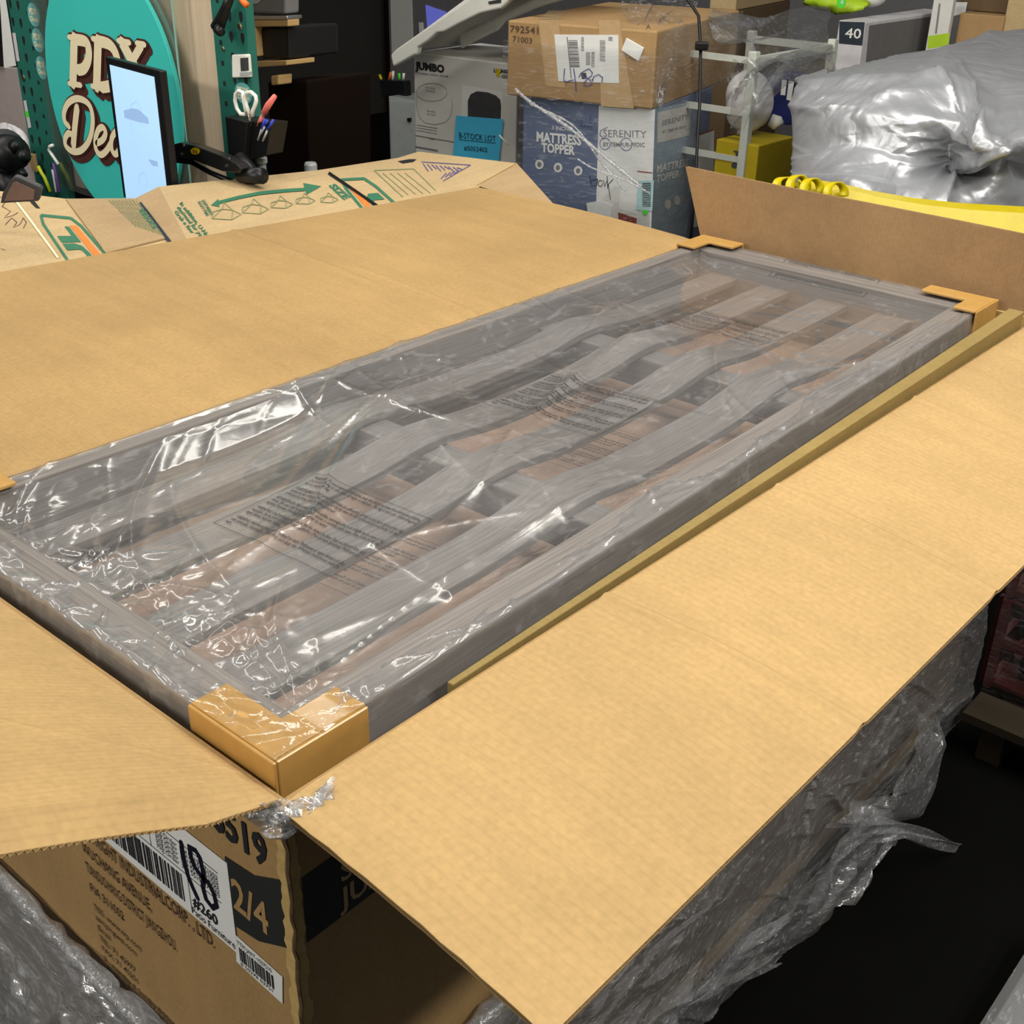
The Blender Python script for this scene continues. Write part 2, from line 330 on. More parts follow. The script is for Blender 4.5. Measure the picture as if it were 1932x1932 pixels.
KR = (0.455, 0.300, 0.130)
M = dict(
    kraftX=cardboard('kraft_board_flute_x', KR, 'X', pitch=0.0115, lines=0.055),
    kraftX2=cardboard('kraft_board_lid_dimmed', (0.40, 0.255, 0.105), 'X', lines=0.05, blotch=0.13),  # same board, coloured darker for the weaker light on the lid
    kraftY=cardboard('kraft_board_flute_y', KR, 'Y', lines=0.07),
    kraftFar=cardboard('kraft_board_far_dimmed', (0.30, 0.18, 0.085), 'Y', lines=0.05, blotch=0.22),  # far flap's board, colour lowered to offset the lamp light on it
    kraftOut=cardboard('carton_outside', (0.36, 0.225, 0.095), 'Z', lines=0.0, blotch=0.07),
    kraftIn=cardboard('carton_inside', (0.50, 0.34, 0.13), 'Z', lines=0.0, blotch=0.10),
    liner=cardboard('inner_liner', (0.27, 0.19, 0.065), 'X', lines=0.05),
    floorpad=cardboard('packing_sheet', (0.70, 0.46, 0.32), 'Y', lines=0.0, blotch=0.18),
    edge=plain('board_edge', (0.40, 0.26, 0.12), 0.9, scale=200, var=0.3),
    edge_dk=plain('torn_board_dark', (0.16, 0.10, 0.045), 0.9),  # dark brown for the torn crack line
    protector=plain('corner_board', (0.47, 0.265, 0.07), 0.42, scale=60, var=0.14, coat=0.3),
    moving=cardboard('moving_box_board', (0.49, 0.355, 0.19), 'Y', lines=0.03, blotch=0.10),
    moving2=cardboard('moving_box_dark_and_shaded', (0.40, 0.275, 0.145), 'Y', lines=0.03, blotch=0.12),  # greyer patch board; also the shade coloured into valley strip and end flap
    brownbox=cardboard('brown_carton', (0.40, 0.25, 0.115), 'Z', lines=0.0, blotch=0.10),
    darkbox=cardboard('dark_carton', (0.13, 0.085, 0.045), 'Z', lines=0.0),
    wood=greywood('grey_brown_wood', (0.20, 0.178, 0.165), 'X'),
    woodY=greywood('grey_brown_wood_cross', (0.19, 0.17, 0.157), 'Y'),
    ply=greywood('pale_plywood', (0.66, 0.52, 0.37), 'Z', 0.9, 1.08),
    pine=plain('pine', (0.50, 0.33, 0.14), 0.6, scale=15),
    ink=plain('black_ink', (0.015, 0.015, 0.017), 0.6),
    ink_brown=plain('faded_brown_ink', (0.10, 0.055, 0.03), 0.7),
    ink_film=plain('warning_print', (0.03, 0.028, 0.03), 0.5),
    marker=plain('marker_ink', (0.008, 0.008, 0.02), 0.4),
    violet=plain('violet_marker', (0.10, 0.09, 0.28), 0.5),
    band=plain('printed_black_band', (0.02, 0.021, 0.02), 0.55),
    green_ink=plain('green_ink', (0.03, 0.16, 0.085), 0.6),
    green_ink2=plain('faded_green_ink', (0.22, 0.26, 0.12), 0.7),
    orange_ink=plain('orange_ink', (0.78, 0.20, 0.03), 0.6),
    paper=plain('white_label_paper', (0.78, 0.78, 0.76), 0.55, var=0.05),
    paper_dk=plain('label_grey_print', (0.20, 0.20, 0.21), 0.6),
    tape=plain('kraft_tape', (0.53, 0.36, 0.19), 0.28, scale=50, coat=0.2),
    bag=film('clear_poly_bag', haze=0.13, streak=0.18, gloss=1.4, rough=0.15, scale=(6, 9, 9), bump=0.16),
    bag_low=film('clear_poly_bag_lower', haze=0.06, streak=0.12, gloss=0.6, rough=0.2, scale=(6, 10, 10), bump=0.3),
    wrap=film('stretch_film', haze=0.24, streak=0.75, gloss=1.8, rough=0.17, scale=(9, 36, 48), bump=0.45, white=0.8),
    wrap_thin=film('stretch_film_thin', haze=0.02, streak=0.45, gloss=0.7, rough=0.15, scale=(5, 5, 30), bump=0.7),
    wrap_thick=film('stretch_film_layers', haze=0.42, streak=0.5, gloss=1.6, rough=0.16, scale=(24, 7, 30), bump=0.9, white=0.8),
    wrap_veil=film('grey_film', haze=0.07, streak=0.35, gloss=0.7, rough=0.3, scale=(9, 9, 22), bump=0.7, tint=(0.85, 0.86, 0.86), white=0.6),
    wrap_scrap=film('bag_remains', haze=0.01, streak=0.15, gloss=1.2, rough=0.12, scale=(18, 18, 18), bump=0.3),
    wrap_rope=film('stretch_film_twist', haze=0.30, streak=0.5, gloss=2.5, rough=0.15, scale=(40, 40, 40), bump=0.9),
    green=plain('green_rack_paint', (0.02, 0.15, 0.115), 0.45, scale=8, var=0.15),
    stick=plain('pale_teal_sticker', (0.16, 0.47, 0.46), 0.4),
    hole=plain('dark_slot', (0.004, 0.006, 0.006), 0.8),
    teal=plain('teal_sign_face', (0.055, 0.58, 0.52), 0.35, scale=4, var=0.06),
    cream=plain('cream_lettering', (0.90, 0.78, 0.52), 0.5, var=0.03),
    maroon=plain('maroon_lettering', (0.085, 0.026, 0.02), 0.5),
    black=plain('black_plastic', (0.009, 0.009, 0.010), 0.38, spec=0.35),
    blackm=plain('black_metal', (0.016, 0.016, 0.016), 0.3, metal=0.3),
    steel=plain('steel', (0.6, 0.6, 0.58), 0.3, metal=1.0),
    brass=plain('zinc_screw', (0.62, 0.52, 0.30), 0.35, metal=1.0),
    screen=plain('lit_screen', (0.42, 0.66, 0.98), 0.4, emit=0.62, var=0.04, scale=9),
    screen_grey=plain('screen_drawing', (0.30, 0.46, 0.74), 0.4, emit=0.55),
    yellow=plain('yellow_web', (0.60, 0.47, 0.0), 0.4),
    yellowbox=plain('yellow_box', (0.42, 0.31, 0.0), 0.6),
    white=plain('white_plastic', (0.86, 0.86, 0.80), 0.4, var=0.05),
    whitemetal=plain('white_rack_paint', (0.52, 0.54, 0.49), 0.4, var=0.06),
    greybox=plain('pale_grey_print', (0.68, 0.67, 0.63), 0.5, var=0.05),
    bluebox=plain('slate_blue_print', (0.13, 0.165, 0.27), 0.5, var=0.10),
    bluebox2=plain('slate_blue_side', (0.26, 0.34, 0.43), 0.5, var=0.10),
    navy=plain('navy_print', (0.012, 0.018, 0.11), 0.5),
    navy40=plain('navy_panel', (0.02, 0.03, 0.045), 0.5),
    note=plain('cyan_paper_note', (0.08, 0.55, 0.86), 0.45, var=0.04),
    charcoal=plain('charcoal_picture', (0.05, 0.05, 0.055), 0.6, var=0.3),
    palebl=plain('pale_cyan_sticker', (0.45, 0.66, 0.68), 0.5),
    silver=tarpmat('silver_tarp', (0.44, 0.45, 0.48)),
    shadepine=plain('pallet_wood_shaded', (0.03, 0.02, 0.008), 0.7, scale=15),  # pine darkened in colour for the shadow of the neighbouring stack
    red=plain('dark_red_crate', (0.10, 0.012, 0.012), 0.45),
    brick=plain('brown_red_picture', (0.26, 0.05, 0.03), 0.6),
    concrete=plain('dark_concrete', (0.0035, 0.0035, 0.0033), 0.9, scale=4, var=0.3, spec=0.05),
    darkwall=plain('wall_unlit_dark', (0.03, 0.026, 0.022), 0.9),  # near black in colour to stand for the unlit room beyond
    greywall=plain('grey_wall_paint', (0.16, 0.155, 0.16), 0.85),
    brownwall=plain('brown_panel_dimmed', (0.007, 0.0035, 0.002), 0.8, spec=0.08),  # dark brown, colour dropped to near black for the unlit corner
    pinkboard=plain('pinkish_board', (0.46, 0.39, 0.37), 0.7),
    cloth=plain('white_bag_cloth', (0.62, 0.60, 0.62), 0.6, bump=0.3),
    limegreen=plain('lime_green_print', (0.40, 0.60, 0.02), 0.5),
    pink=plain('coral_pen', (0.85, 0.20, 0.17), 0.4),
    blue=plain('blue_pen', (0.04, 0.06, 0.50), 0.35),
    orange=plain('orange_plastic', (0.85, 0.17, 0.02), 0.4),
    lime=plain('neon_yellow', (0.75, 0.85, 0.03), 0.4),
    greenneon=plain('neon_green', (0.08, 0.75, 0.05), 0.5),
    purple=plain('purple_pen', (0.20, 0.10, 0.42), 0.4),
    smoke=film('clear_acrylic', haze=0.05, streak=0.0, gloss=0.6, rough=0.05, bump=0.02, tint=(0.88, 0.91, 0.90)),
    teal_edge=plain('acrylic_edge', (0.30, 0.55, 0.50), 0.3),
    violetcard=plain('violet_card_glow', (0.16, 0.18, 0.72), 0.5, emit=0.45),  # card that glows by emission of its own colour
    mug=plain('grey_cup', (0.42, 0.45, 0.45), 0.4),
    brownlid=plain('taupe_plastic', (0.19, 0.12, 0.10), 0.5),
)

# ================================================================== the setting
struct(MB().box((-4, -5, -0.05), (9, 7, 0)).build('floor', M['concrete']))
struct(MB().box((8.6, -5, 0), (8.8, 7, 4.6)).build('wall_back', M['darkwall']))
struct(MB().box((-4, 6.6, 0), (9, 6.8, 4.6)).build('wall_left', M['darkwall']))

def R3(x, y, z): return Vector((x, y, z + H))   # rim-relative point

# ================================================================== the open carton
W, LEN, DEPTH = 0.745, 1.795, 0.49
T = 0.006
carton = thing('shipping_carton', 'large open kraft carton with four spread flaps holding the slatted grey panel', 'carton', (0, 0, H - DEPTH))
def wall(name, a, b, mat): return MB().box((a[0], a[1], a[2] + H), (b[0], b[1], b[2] + H)).build(name, mat, carton, bevel=0.001)
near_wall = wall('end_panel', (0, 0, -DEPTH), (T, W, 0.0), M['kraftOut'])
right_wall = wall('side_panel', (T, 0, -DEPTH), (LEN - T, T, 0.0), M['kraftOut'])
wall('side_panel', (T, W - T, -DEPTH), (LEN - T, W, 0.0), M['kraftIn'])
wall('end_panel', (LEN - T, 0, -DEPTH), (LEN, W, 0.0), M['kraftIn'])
wall('bottom_panel', (T, T, -DEPTH), (LEN - T, W - T, -DEPTH + T), M['kraftIn'])

def flutes(name, parent, path, up, inn, th, pitch=0.0085, depth=0.012, amp=0.30):
    """open corrugation at a board edge: a wavy ribbon between the liners, running along path (a->b)"""
    a, b = path(0.0), path(1.0); n = max(8, int((b - a).length / pitch * 6)); mb = MB(); vs = []
    for i in range(n + 1):
        t = i / n; c = path(t) + up * (math.sin(2 * math.pi * t * (b - a).length / pitch) * th * amp)
        vs += [c, c + inn * depth]
    mb.add(vs, [(2 * i, 2 * i + 2, 2 * i + 3, 2 * i + 1) for i in range(n)])
    return mb.build(name, M['edge'], parent, smooth=True)

# right flap: lies almost flat, two faint cross creases
def crease(x, c, w=0.004): return math.exp(-((x - c) / w) ** 2)
def fl_right(u, v):
    x = -0.006 + u * (LEN + 0.012); d = 0.302 * v
    y = -0.001 - d
    z = 0.004 - 0.030 * v - 0.010 * v * v + 0.006 * math.sin(v * 3.1) * math.sin(x * 2.3 + .6)
    z += 0.0042 * (crease(x, 0.455 + .03 * v, .007) + crease(x, 0.83, .007) + crease(x, 1.25, .007))
    if u < 0.02: z -= 0.004 * (1 - u / 0.02) * (1 - v)
    x += 0.0006 * math.sin(v * 37) * (1 if u < .001 else 0)
    return R3(x, y, z)
mb = MB(); mb.slab(fl_right, 520, 14, 0.0012)
fr_ = mb.build('side_flap', M['kraftX'], carton, smooth=False)
mb = MB(); mb.slab(lambda u, v: fl_right(u, v) + Vector((0, 0, -0.0048)), 110, 12, 0.0012); mb.build('flap_liner', M['kraftOut'], fr_)
flutes('flute', fr_, lambda t: fl_right(t, 1) + Vector((0, .0004, -.003)), Vector((0, 0, 1)), Vector((0, 1, 0)), 0.0042)
flutes('flute', fr_, lambda t: fl_right(0, t) + Vector((.001, 0, -.003)), Vector((0, 0, 1)), Vector((1, 0, 0)), 0.0042, pitch=0.03)

# wide lid flap on the left
def fl_left(u, v):
    x = 0.0 + u * LEN; 
    y0 = W; y1 = 1.50 - 0.05 * u; z1 = 0.055 * (1 - u) + 0.004
    y = y0 + (y1 - y0) * v; z = 0.002 + (z1 - 0.002) * v + 0.012 * math.sin(v * math.pi) * (1 - .5 * u)
    x += 0.03 * v * u
    z += 0.003 * (crease(x, 1.02 + .05 * v, .007) if v > .35 and u < .9 else 0)
    z += 0.0025 * (crease(x, 1.08, .006) if v < .5 else 0)
    z -= 0.004 * math.exp(-((v - 0.03) / .02) ** 2)
    return R3(x, y, z)
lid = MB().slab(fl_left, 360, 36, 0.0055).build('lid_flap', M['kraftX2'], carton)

# near end flap: rises towards the viewer, its edge strip bent down
NF = math.radians(27)
def fl_near(u, v):                       # u along fold from right to left, v outwards
    y = 0.004 + u * (W - 0.006); d = 0.33 * v
    strip = max(0.0, 1 - y / 0.032)
    x = -d * math.cos(NF); z = 0.002 + d * math.sin(NF) + 0.006 * math.sin(v * 3.1) - 0.022 * strip * min(1, v * 4)
    z += 0.0016 * (crease(y, 0.033, .003)) + 0.0014 * crease(y - .22 * v, 0.06, .004)
    return R3(x, y, z)
nf = MB().slab(fl_near, 110, 40, (0.0022, 0, -0.0043)).build('end_flap', M['kraftY'], carton)
def e_(v): return fl_near(0, v) + Vector((0.001, -0.0006, -0.0022))
flutes('flute', nf, lambda t: e_(.02 + .98 * t), Vector((0.45, 0, .89)), Vector((0, 1, 0)), 0.0045, pitch=0.0065)

# far end flap: stands up
def fl_far(u, v):                        # u along y right->left
    flare = 0.072 * v
    y = -0.012 - flare * .4 + u * (W + 0.012 + flare * 1.4)
    z = (0.143 + 0.012 * u) * v; x = LEN + 0.0 + 0.018 * v + 0.004 * math.sin(u * 6)
    if v > .88 and u < .03: z -= (0.03 - u) * .5
    return R3(x, y, z - 0.002)
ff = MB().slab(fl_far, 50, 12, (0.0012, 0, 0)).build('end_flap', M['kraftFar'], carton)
MB().slab(lambda u, v: fl_far(u, v) + Vector((.0065, 0, 0)), 30, 8, (0.0012, 0, 0)).build('flap_liner', M['kraftY'], ff)
flutes('flute', ff, lambda t: fl_far(.03 + .97 * t, 1) + Vector((.0038, 0, -.0002)), Vector((1, 0, 0)), Vector((0, 0, -1)), 0.0060, pitch=0.010, amp=.42)

# inner liner board along the right wall
def ln(x, y, z): return R3(x, y, z)
mb = MB()
xa, xb = 0.22, 1.715
za, zb = 0.004, 0.032
mb.hexa([ln(xa, .008, -.3), ln(xb, .008, -.3), ln(xb, .040, -.3), ln(xa, .016, -.3), ln(xa, .008, za), ln(xb, .006, zb), ln(xb, .034, zb), ln(xa, .016, za)])
mb.build('inner_liner', M['liner'], carton, bevel=0.0012)
# folded-in packing sheet under the panel
MB().slab(lambda u, v: R3(.02 + u * 1.74, .03 + v * .69, -.135 + .006 * math.sin(u * 23) * math.sin(v * 5)), 60, 16, 0.004).build('packing_sheet', M['floorpad'], carton)
# torn corner strip at the near right vertical edge
mb = MB(); n = 60
for side in (0, 1):
    vs = []
    for i in range(n + 1):
        z = -i / n * DEPTH; w = 0.010 + 0.006 * random.random()
        b = 0.002 * random.random() + .001
        if side == 0: vs += [R3(-b, -.002, z), R3(-.0012 - .3 * b, w, z)]
        else: vs += [R3(-.002, -b, z), R3(w * .8, -.0012 - .3 * b, z)]
    mb.add(vs, [(2 * i, 2 * i + 1, 2 * i + 3, 2 * i + 2) for i in range(n)])
mb.build('torn_edge', M['kraftIn'], carton)
mb = MB()
pts = [R3(-.003 + .0012 * math.sin(i * 1.7), -.003 + .001 * math.cos(i * 2.3), -i / 40 * DEPTH) for i in range(41)]
mb.tube(pts, [0.0016 + .0012 * random.random() for _ in pts], 5); mb.build('torn_crack', M['edge_dk'], carton)

# ---- prints on the near end panel (x = 0), u = -y (to the right), v = z
FE = Fr(R3(-0.0004, W, -DEPTH), (0, -1, 0), (0, 0, 1), (-1, 0, 0))
def fe(px, py):
    p = atx(px, py, 0.0); return (W - p.y, p.z - H + DEPTH)
def ink_part(name, mb, mat, parent=None): return mb.build(name, mat, parent or carton)
# black band with 2/4 near the corner
mb = MB(); poly(mb, FE, [fe(425, 1614), fe(480, 1650), fe(538, 1660), fe(545, 1788), fe(490, 1775), fe(432, 1738)]); ink_part('printed_band', mb, M['band'])
# number 519 above
def fit_text(F, s, p0, p1, size, mat, name, parent, bold=0.02, mirror=False, lift=0.0010, res=2):
    a = Vector(p0); b = Vector(p1); d = b - a
    G = F.sub(a.x, a.y, 0, math.atan2(d.y, d.x)); mb = MB()
    text(mb, G, s, 0, 0, size, width=d.length, bold=bold, lift=lift, mirror=mirror, res=res)
    return mb.build(name, mat, parent)
def lv(px0, py0, px1, dv=0.0, fn=fe):  # baseline that is level on the face
    a = fn(px0, py0); b = fn(px1, py0 + (px1 - px0) * 0.6)
    return a, (b[0], a[1] + dv)
a = fe(418, 1586); b = fe(505, 1612)
fit_text(FE, '6519', (a[0] - .012, a[1] + .012), (b[0], a[1] + .012), 0.052, M['ink'], 'printed_number', carton, bold=.03)
a = fe(442, 1706); b = fe(508, 1740)
fit_text(FE, '2/4', (a[0], a[1] - .002), (b[0], a[1] - .002), 0.058, M['kraftOut'], 'printed_number', carton, bold=.02)
# faded address block and paragraphs
mb = MB()
z1 = fe(165, 1578)[1]
def addr(s, px0, py0, px1, size):
    a = fe(px0, py0); b = fe(px1, py0); 
    text(mb, FE.sub(a[0], a[1]), s, 0, 0, size, width=b[0] - a[0], bold=.01, lift=.0010)
a1 = fe(150, 1567)
for k, (t_, pxe, sz) in enumerate((('CLETRIGHT INDUSTRIALCORP. , LTD.', 377, .027), ('WUCHANG AVENUE,', 262, .024), ('TIANSUOHANG DISTRICT JIANGZHOU.', 300, .024), ('PIA 311002', 205, .020))):
    b1 = fe(pxe, 1567); text(mb, FE.sub(a1[0], a1[1] - .031 * k), t_, 0, 0, sz, width=b1[0] - a1[0], bold=.01, lift=.0010)
ink_part('printed_address', mb, M['ink_brown'])
mb = MB()
a0 = fe(150, 1567); a0 = (a0[0], a0[1] - .122)
rows = ['TBS: www.trp.com', 'sampingwei.com', 'Email', 'TEL: 71 42977', 'FAX: 71 45251', '3.  monday & Sunday 8:00am - 4:30pm Central Time', 'Division Department Support & 8:00am - 4:30pm',
        'Made in Vietnam - Fabrique au Vietnam - Hecho en Vietnam', 'Carton - Conforme', 'Contents / Contenu', 'Handle with care', 'Keep dry']
for i, s in enumerate(rows):
    text(mb, FE.sub(a0[0] + .0, a0[1] - .0175 * i), s, 0, 0, 0.013, lift=.0010, bold=.01)
ink_part('printed_paragraph', mb, M['ink_brown'])
# shipping label
lab = MB(); q = [fe(240, 1537), fe(425, 1624), fe(435, 1784), fe(232, 1592)]
r0 = (fe(205, 1573)[0] - .02, fe(435, 1784)[1]); r1 = (fe(430, 1624)[0], fe(428, 1626)[1])
lab.prism(FE, [r0, (r1[0], r0[1]), r1, (r0[0], r1[1])], 0.0006, 0.0012); lo = lab.build('shipping_label', M['paper'], carton)
FL = FE.sub(r0[0], r0[1], 0.0012); lw, lh = r1[0] - r0[0], r1[1] - r0[1]
mb = MB(); x = 0.02
while x < lw * .66:
    w = random.choice([.0012, .0018, .003, .004]); rect(mb, FL, x, lh * .10, x + w, lh * .42); x += w + random.choice([.0012, .002, .003])
for yy in (.47, .80): rect(mb, FL, 0.01, lh * yy, lw * .93, lh * yy + .0008)
rect(mb, FL, lw * .70, .005, lw * .70 + .0008, lh * .47); rect(mb, FL, lw * .45, lh * .47, lw * .45 + .0008, lh * .95)
for i in range(5): text(mb, FL, 'Pkg Order  Ref 5519 - 71003', lw * .5, lh * (.52 + .05 * i), .009)
text(mb, FL, 'Patio Furniture', lw * .70, lh * .04, .014, width=lw * .29); text(mb, FL, '#260', lw * .72, lh * .15, .020, bold=.02)
x = lw * .15
while x < lw * .42:
    w = random.choice([.0012, .002, .003]); rect(mb, FL, x, lh * .6, x + w, lh * .78); x += w + .0018
mb.build('label_print', M['ink'], lo)
# handwritten 18
mb = MB()
def fl(px, py): a = fe(px, py); return (a[0] - r0[0], a[1] - r0[1])
one = [(345, 1587), (350, 1620), (358, 1650), (366, 1670), (376, 1692)]
eight = [(388, 1658), (386, 1640), (380, 1615), (372, 1602), (361, 1596), (363, 1612), (370, 1632), (382, 1650), (396, 1662), (407, 1685), (412, 1706), (404, 1710), (392, 1694), (386, 1672), (388, 1652)]
for S in (one, eight): ribbon(mb, FL, [fl(*p) for p in S], .0065, lift=.0010)
mb.build('handwritten_number', M['marker'], lo)
# barcode sticker
st = MB(); c = [fe(448, 1813), fe(531, 1853), fe(531, 1806), fe(446, 1763)]
c = [(c[0][0], c[0][1]), (c[1][0], c[0][1] - .004), (c[2][0], c[3][1] - .004), (c[3][0], c[3][1])]
st.prism(FE, c, .0004, .0009); so = st.build('barcode_sticker', M['paper'], carton)
G = FE.sub(c[0][0], c[0][1] - .002, .0009); mb = MB(); x = .008; ww = c[1][0] - c[0][0]; hh = c[3][1] - c[0][1]
while x < ww - .012:
    w = random.choice([.0012, .002, .003]); rect(mb, G, x, hh * .25, x + w, hh * .72); x += w + random.choice([.0012, .002])
text(mb, G, 'TTM JART-1037510', .006, hh * .80, .008, width=ww * .75); text(mb, G, '8 50278 03751', .008, hh * .1, .007, width=ww * .7)
mb.build('barcode_print', M['ink'], so)

# ---- band and letters on the right side panel (y = 0)
FS = Fr(R3(0, -0.0004, -DEPTH), (1, 0, 0), (0, 0, 1), (0, -1, 0))
def fs(px, py): p = aty(px, py, 0.0); return (p.x, p.z - H + DEPTH)
a = fs(568, 1656); b = fs(574, 1781)
mb = MB(); rect(mb, FS, a[0], b[1], a[0] + .62, a[1]); ink_part('printed_band', mb, M['band'])
zb = b[1]; c = fs(676, 1668)
mb = MB(); text(mb, FS, 'SAN', c[0] - .022, zb + .043, .034, lift=.001, bold=.02); ink_part('printed_lettering', mb, M['tape'])
mb = MB(); text(mb, FS, 'JUAN', c[0] - .022, zb + .010, .036, lift=.001, bold=.02); ink_part('printed_lettering', mb, M['tape'])

# ================================================================== the slatted panel
X0, X1 = 0.022, 1.765
def yR(x): return 0.034 + 0.030 * x
YL = 0.722
def fy(x, t): return yR(x) + (YL - yR(x)) * t      # 0 right .. 1 left
PT = 0.016                                          # top of the frame over the rim
panel = thing('slatted_panel', 'grey wood-grain slatted furniture panel lying in the open carton', 'furniture panel', (0.9, 0.37, H - 0.13))
def bar(name, x0, x1, ya, yb, z0, z1, mat):
    """a board running along x between lateral functions ya(x), yb(x)"""
    mb = MB(); mb.hexa([R3(x0, ya(x0), z0), R3(x1, ya(x1), z0), R3(x1, yb(x1), z0), R3(x0, yb(x0), z0), R3(x0, ya(x0), z1), R3(x1, ya(x1), z1), R3(x1, yb(x1), z1), R3(x0, yb(x0), z1)])
    return mb.build(name, mat, panel, bevel=0.003)
RW = 0.05
bar('side_rail', X0, X1, lambda x: yR(x), lambda x: yR(x) + RW, -.12, PT, M['wood'])
bar('side_rail', X0, X1, lambda x: YL - 0.026, lambda x: YL, -.12, PT, M['wood'])
bar('end_rail', X0, X0 + .055, lambda x: yR(x) + RW, lambda x: YL - .026, -.12, PT - .002, M['woodY'])
bar('end_rail', X1 - .06, X1, lambda x: yR(x) + RW, lambda x: YL - .026, -.12, PT - .002, M['woodY'])
CB = (0.655, 1.20)
for cx in CB:
    bar('cross_bar', cx - .028, cx + .028, lambda x: yR(x) + RW, lambda x: YL - .026, -.085, -.030, M['woodY'])
def slat_z(x):
    z = -0.030
    for cx in CB: z += 0.016 * math.exp(-((x - cx) / 0.10) ** 2)
    return z
for k, yc in enumerate((0.205, 0.345, 0.485, 0.622)):
    w = 0.072 if k else 0.078
    n = 90
    def fn(u, v, yc=yc, w=w):
        x = X0 + .05 + u * (X1 - X0 - .10); t = (yc + (v - .5) * w - .034) / (YL - .034)
        return R3(x, fy(x, t), slat_z(x))
    mb = MB(); mb.slab(fn, n, 1, 0.014); mb.build('slat', M['wood'], panel, bevel=0.002)

# ================================================================== clear bag over the panel
def noise2(x, y, seed, n=24, kmin=3, kmax=40):
    r = np.random.default_rng(seed); z = np.zeros_like(x)
    for i in range(n):
        k = kmin * (kmax / kmin) ** r.random(); a = r.random() * 2 * math.pi
        z += np.sin(k * (x * math.cos(a) + y * math.sin(a)) + r.random() * 6.28) / k ** .9
    return z
def creases(x, y, lst):
    z = np.zeros_like(x)
    for (cx, cy, a, L, w, h) in lst:
        dx, dy = x - cx, y - cy
        s = dx * math.cos(a) + dy * math.sin(a); d = -dx * math.sin(a) + dy * math.cos(a)
        d = d + .12 * s * s / max(L, .05)
        z += h * np.exp(-np.abs(d) / w) * np.exp(-(s / L) ** 2)
    return z
r = np.random.default_rng(5); CR = []
for i in range(85):                                    # loose wrinkles over the top, mostly lengthwise
    CR.append((r.uniform(0.05, 1.7), r.uniform(.06, .7), r.normal(.35, .7), r.uniform(.05, .22), r.uniform(.004, .010), r.uniform(.0010, .0034)))
for i in range(110):                                     # gathered at the near end
    CR.append((r.uniform(0.0, .16), r.uniform(.04, .72), r.normal(.2, .8), r.uniform(.02, .08), r.uniform(.003, .008), r.uniform(.003, .009)))
for i in range(70):                                     # along the right rail
    x = r.uniform(.05, 1.7); CR.append((x, .05 + .03 * x + r.normal(0, .02), r.normal(0.0, .35), r.uniform(.05, .2), r.uniform(.002, .005), r.uniform(.002, .0055)))
for i in range(40):                                     # along the left rail
    x = r.uniform(.05, 1.7); CR.append((x, .70 + r.normal(0, .02), r.normal(0.1, .5), r.uniform(.03, .12), r.uniform(.002, .005), r.uniform(.0012, .003)))
CR += [(.60, .54, .45, .28, .010, .010), (.95, .44, .25, .35, .012, .012), (1.15, .30, .6, .22, .010, .010), (.22, .56, .9, .16, .008, .009), (.35, .16, .12, .30, .006, .007), (.75, .60, .15, .25, .008, .007)]
def film_z(x, y):
    x = np.asarray(x, float); y = np.asarray(y, float)
    yr = .034 + .030 * x
    t = np.clip((y - yr) / (YL - yr), 0, 1); s = np.clip((x - X0) / (X1 - X0), 0, 1)
    e = np.minimum(np.clip(np.minimum(t, 1 - t) / .12, 0, 1), np.clip(np.minimum(s, 1 - s) / .05, 0, 1))
    sag = -0.026 * e ** 1.0
    for cx in CB: sag = sag + 0.018 * e * np.exp(-((x - cx) / .13) ** 2)
    z = PT + .0022 + sag + .0024 * e * noise2(x, y, 3, kmin=6, kmax=40) + creases(x, y, CR)
    z = np.maximum(z, PT + .0012 - .0415 * e)
    return z
bagT = thing('plastic_bag', 'clear plastic bag with printed warnings stretched over the slatted panel', 'plastic bag', (0.9, 0.37, H - 0.13))
NA, NB, D = 520, 230, 0.075
a = np.linspace(-D, X1 - X0 + D, NA); bb = np.linspace(-D, 1 + D, NB)      # b in width units
A, B = np.meshgrid(a, bb, indexing='ij')
xs = X0 + np.clip(A, 0, X1 - X0); tt = np.clip(B, 0, 1); ys = (.034 + .030 * xs) + tt * (YL - .034 - .030 * xs)
dx = np.maximum(-A, 0) + np.maximum(A - (X1 - X0), 0); dy = (np.maximum(-B, 0) + np.maximum(B - 1, 0)) * 1.0
drop = np.maximum(dx, dy)
Zf = film_z(xs, ys) - drop * 1.25
rip = creases(A + .3 * drop, B * .68 + drop, [(r.uniform(0, 1.75), r.choice([0.0, .68]) + r.normal(0, .04), r.normal(0, .5), r.uniform(.03, .12), r.uniform(.003, .007), r.uniform(-.003, .005)) for _ in range(120)]
              + [(r.normal(0, .03), r.uniform(0, .7), 1.57 + r.normal(0, .6), r.uniform(.03, .1), r.uniform(.003, .007), r.uniform(-.003, .006)) for _ in range(70)])
outx = np.where(A < 0, -1.0, 0) + np.where(A > X1 - X0, 1.0, 0); outy = np.where(B < 0, -1.0, 0) + np.where(B > 1, 1.0, 0)
k = np.clip(drop / .02, 0, 1)
cm = 0.0; flare = np.clip(drop - .008, 0, 1)
xs2 = xs + outx * (.003 + cm + .12 * flare + .5 * k * np.maximum(rip, -.001)); ys2 = ys + outy * (.003 + cm + np.where(B < 0, .30, .16) * flare + .5 * k * np.maximum(rip, -.001))
P = np.stack([xs2, ys2, Zf + H], -1)
MB().grid(P).build('bag_film', M['bag'], bagT, smooth=True)
xl = np.linspace(X0 + .06, X1 - .07, 120); tl = np.linspace(.08, .955, 50); XX, TT = np.meshgrid(xl, tl, indexing='ij')
YY = (.034 + .03 * XX) + TT * (YL - .034 - .03 * XX)
def low_z(x, y): return -.108 + .004 * noise2(np.asarray(x, float), np.asarray(y, float), 9, kmin=5, kmax=40)
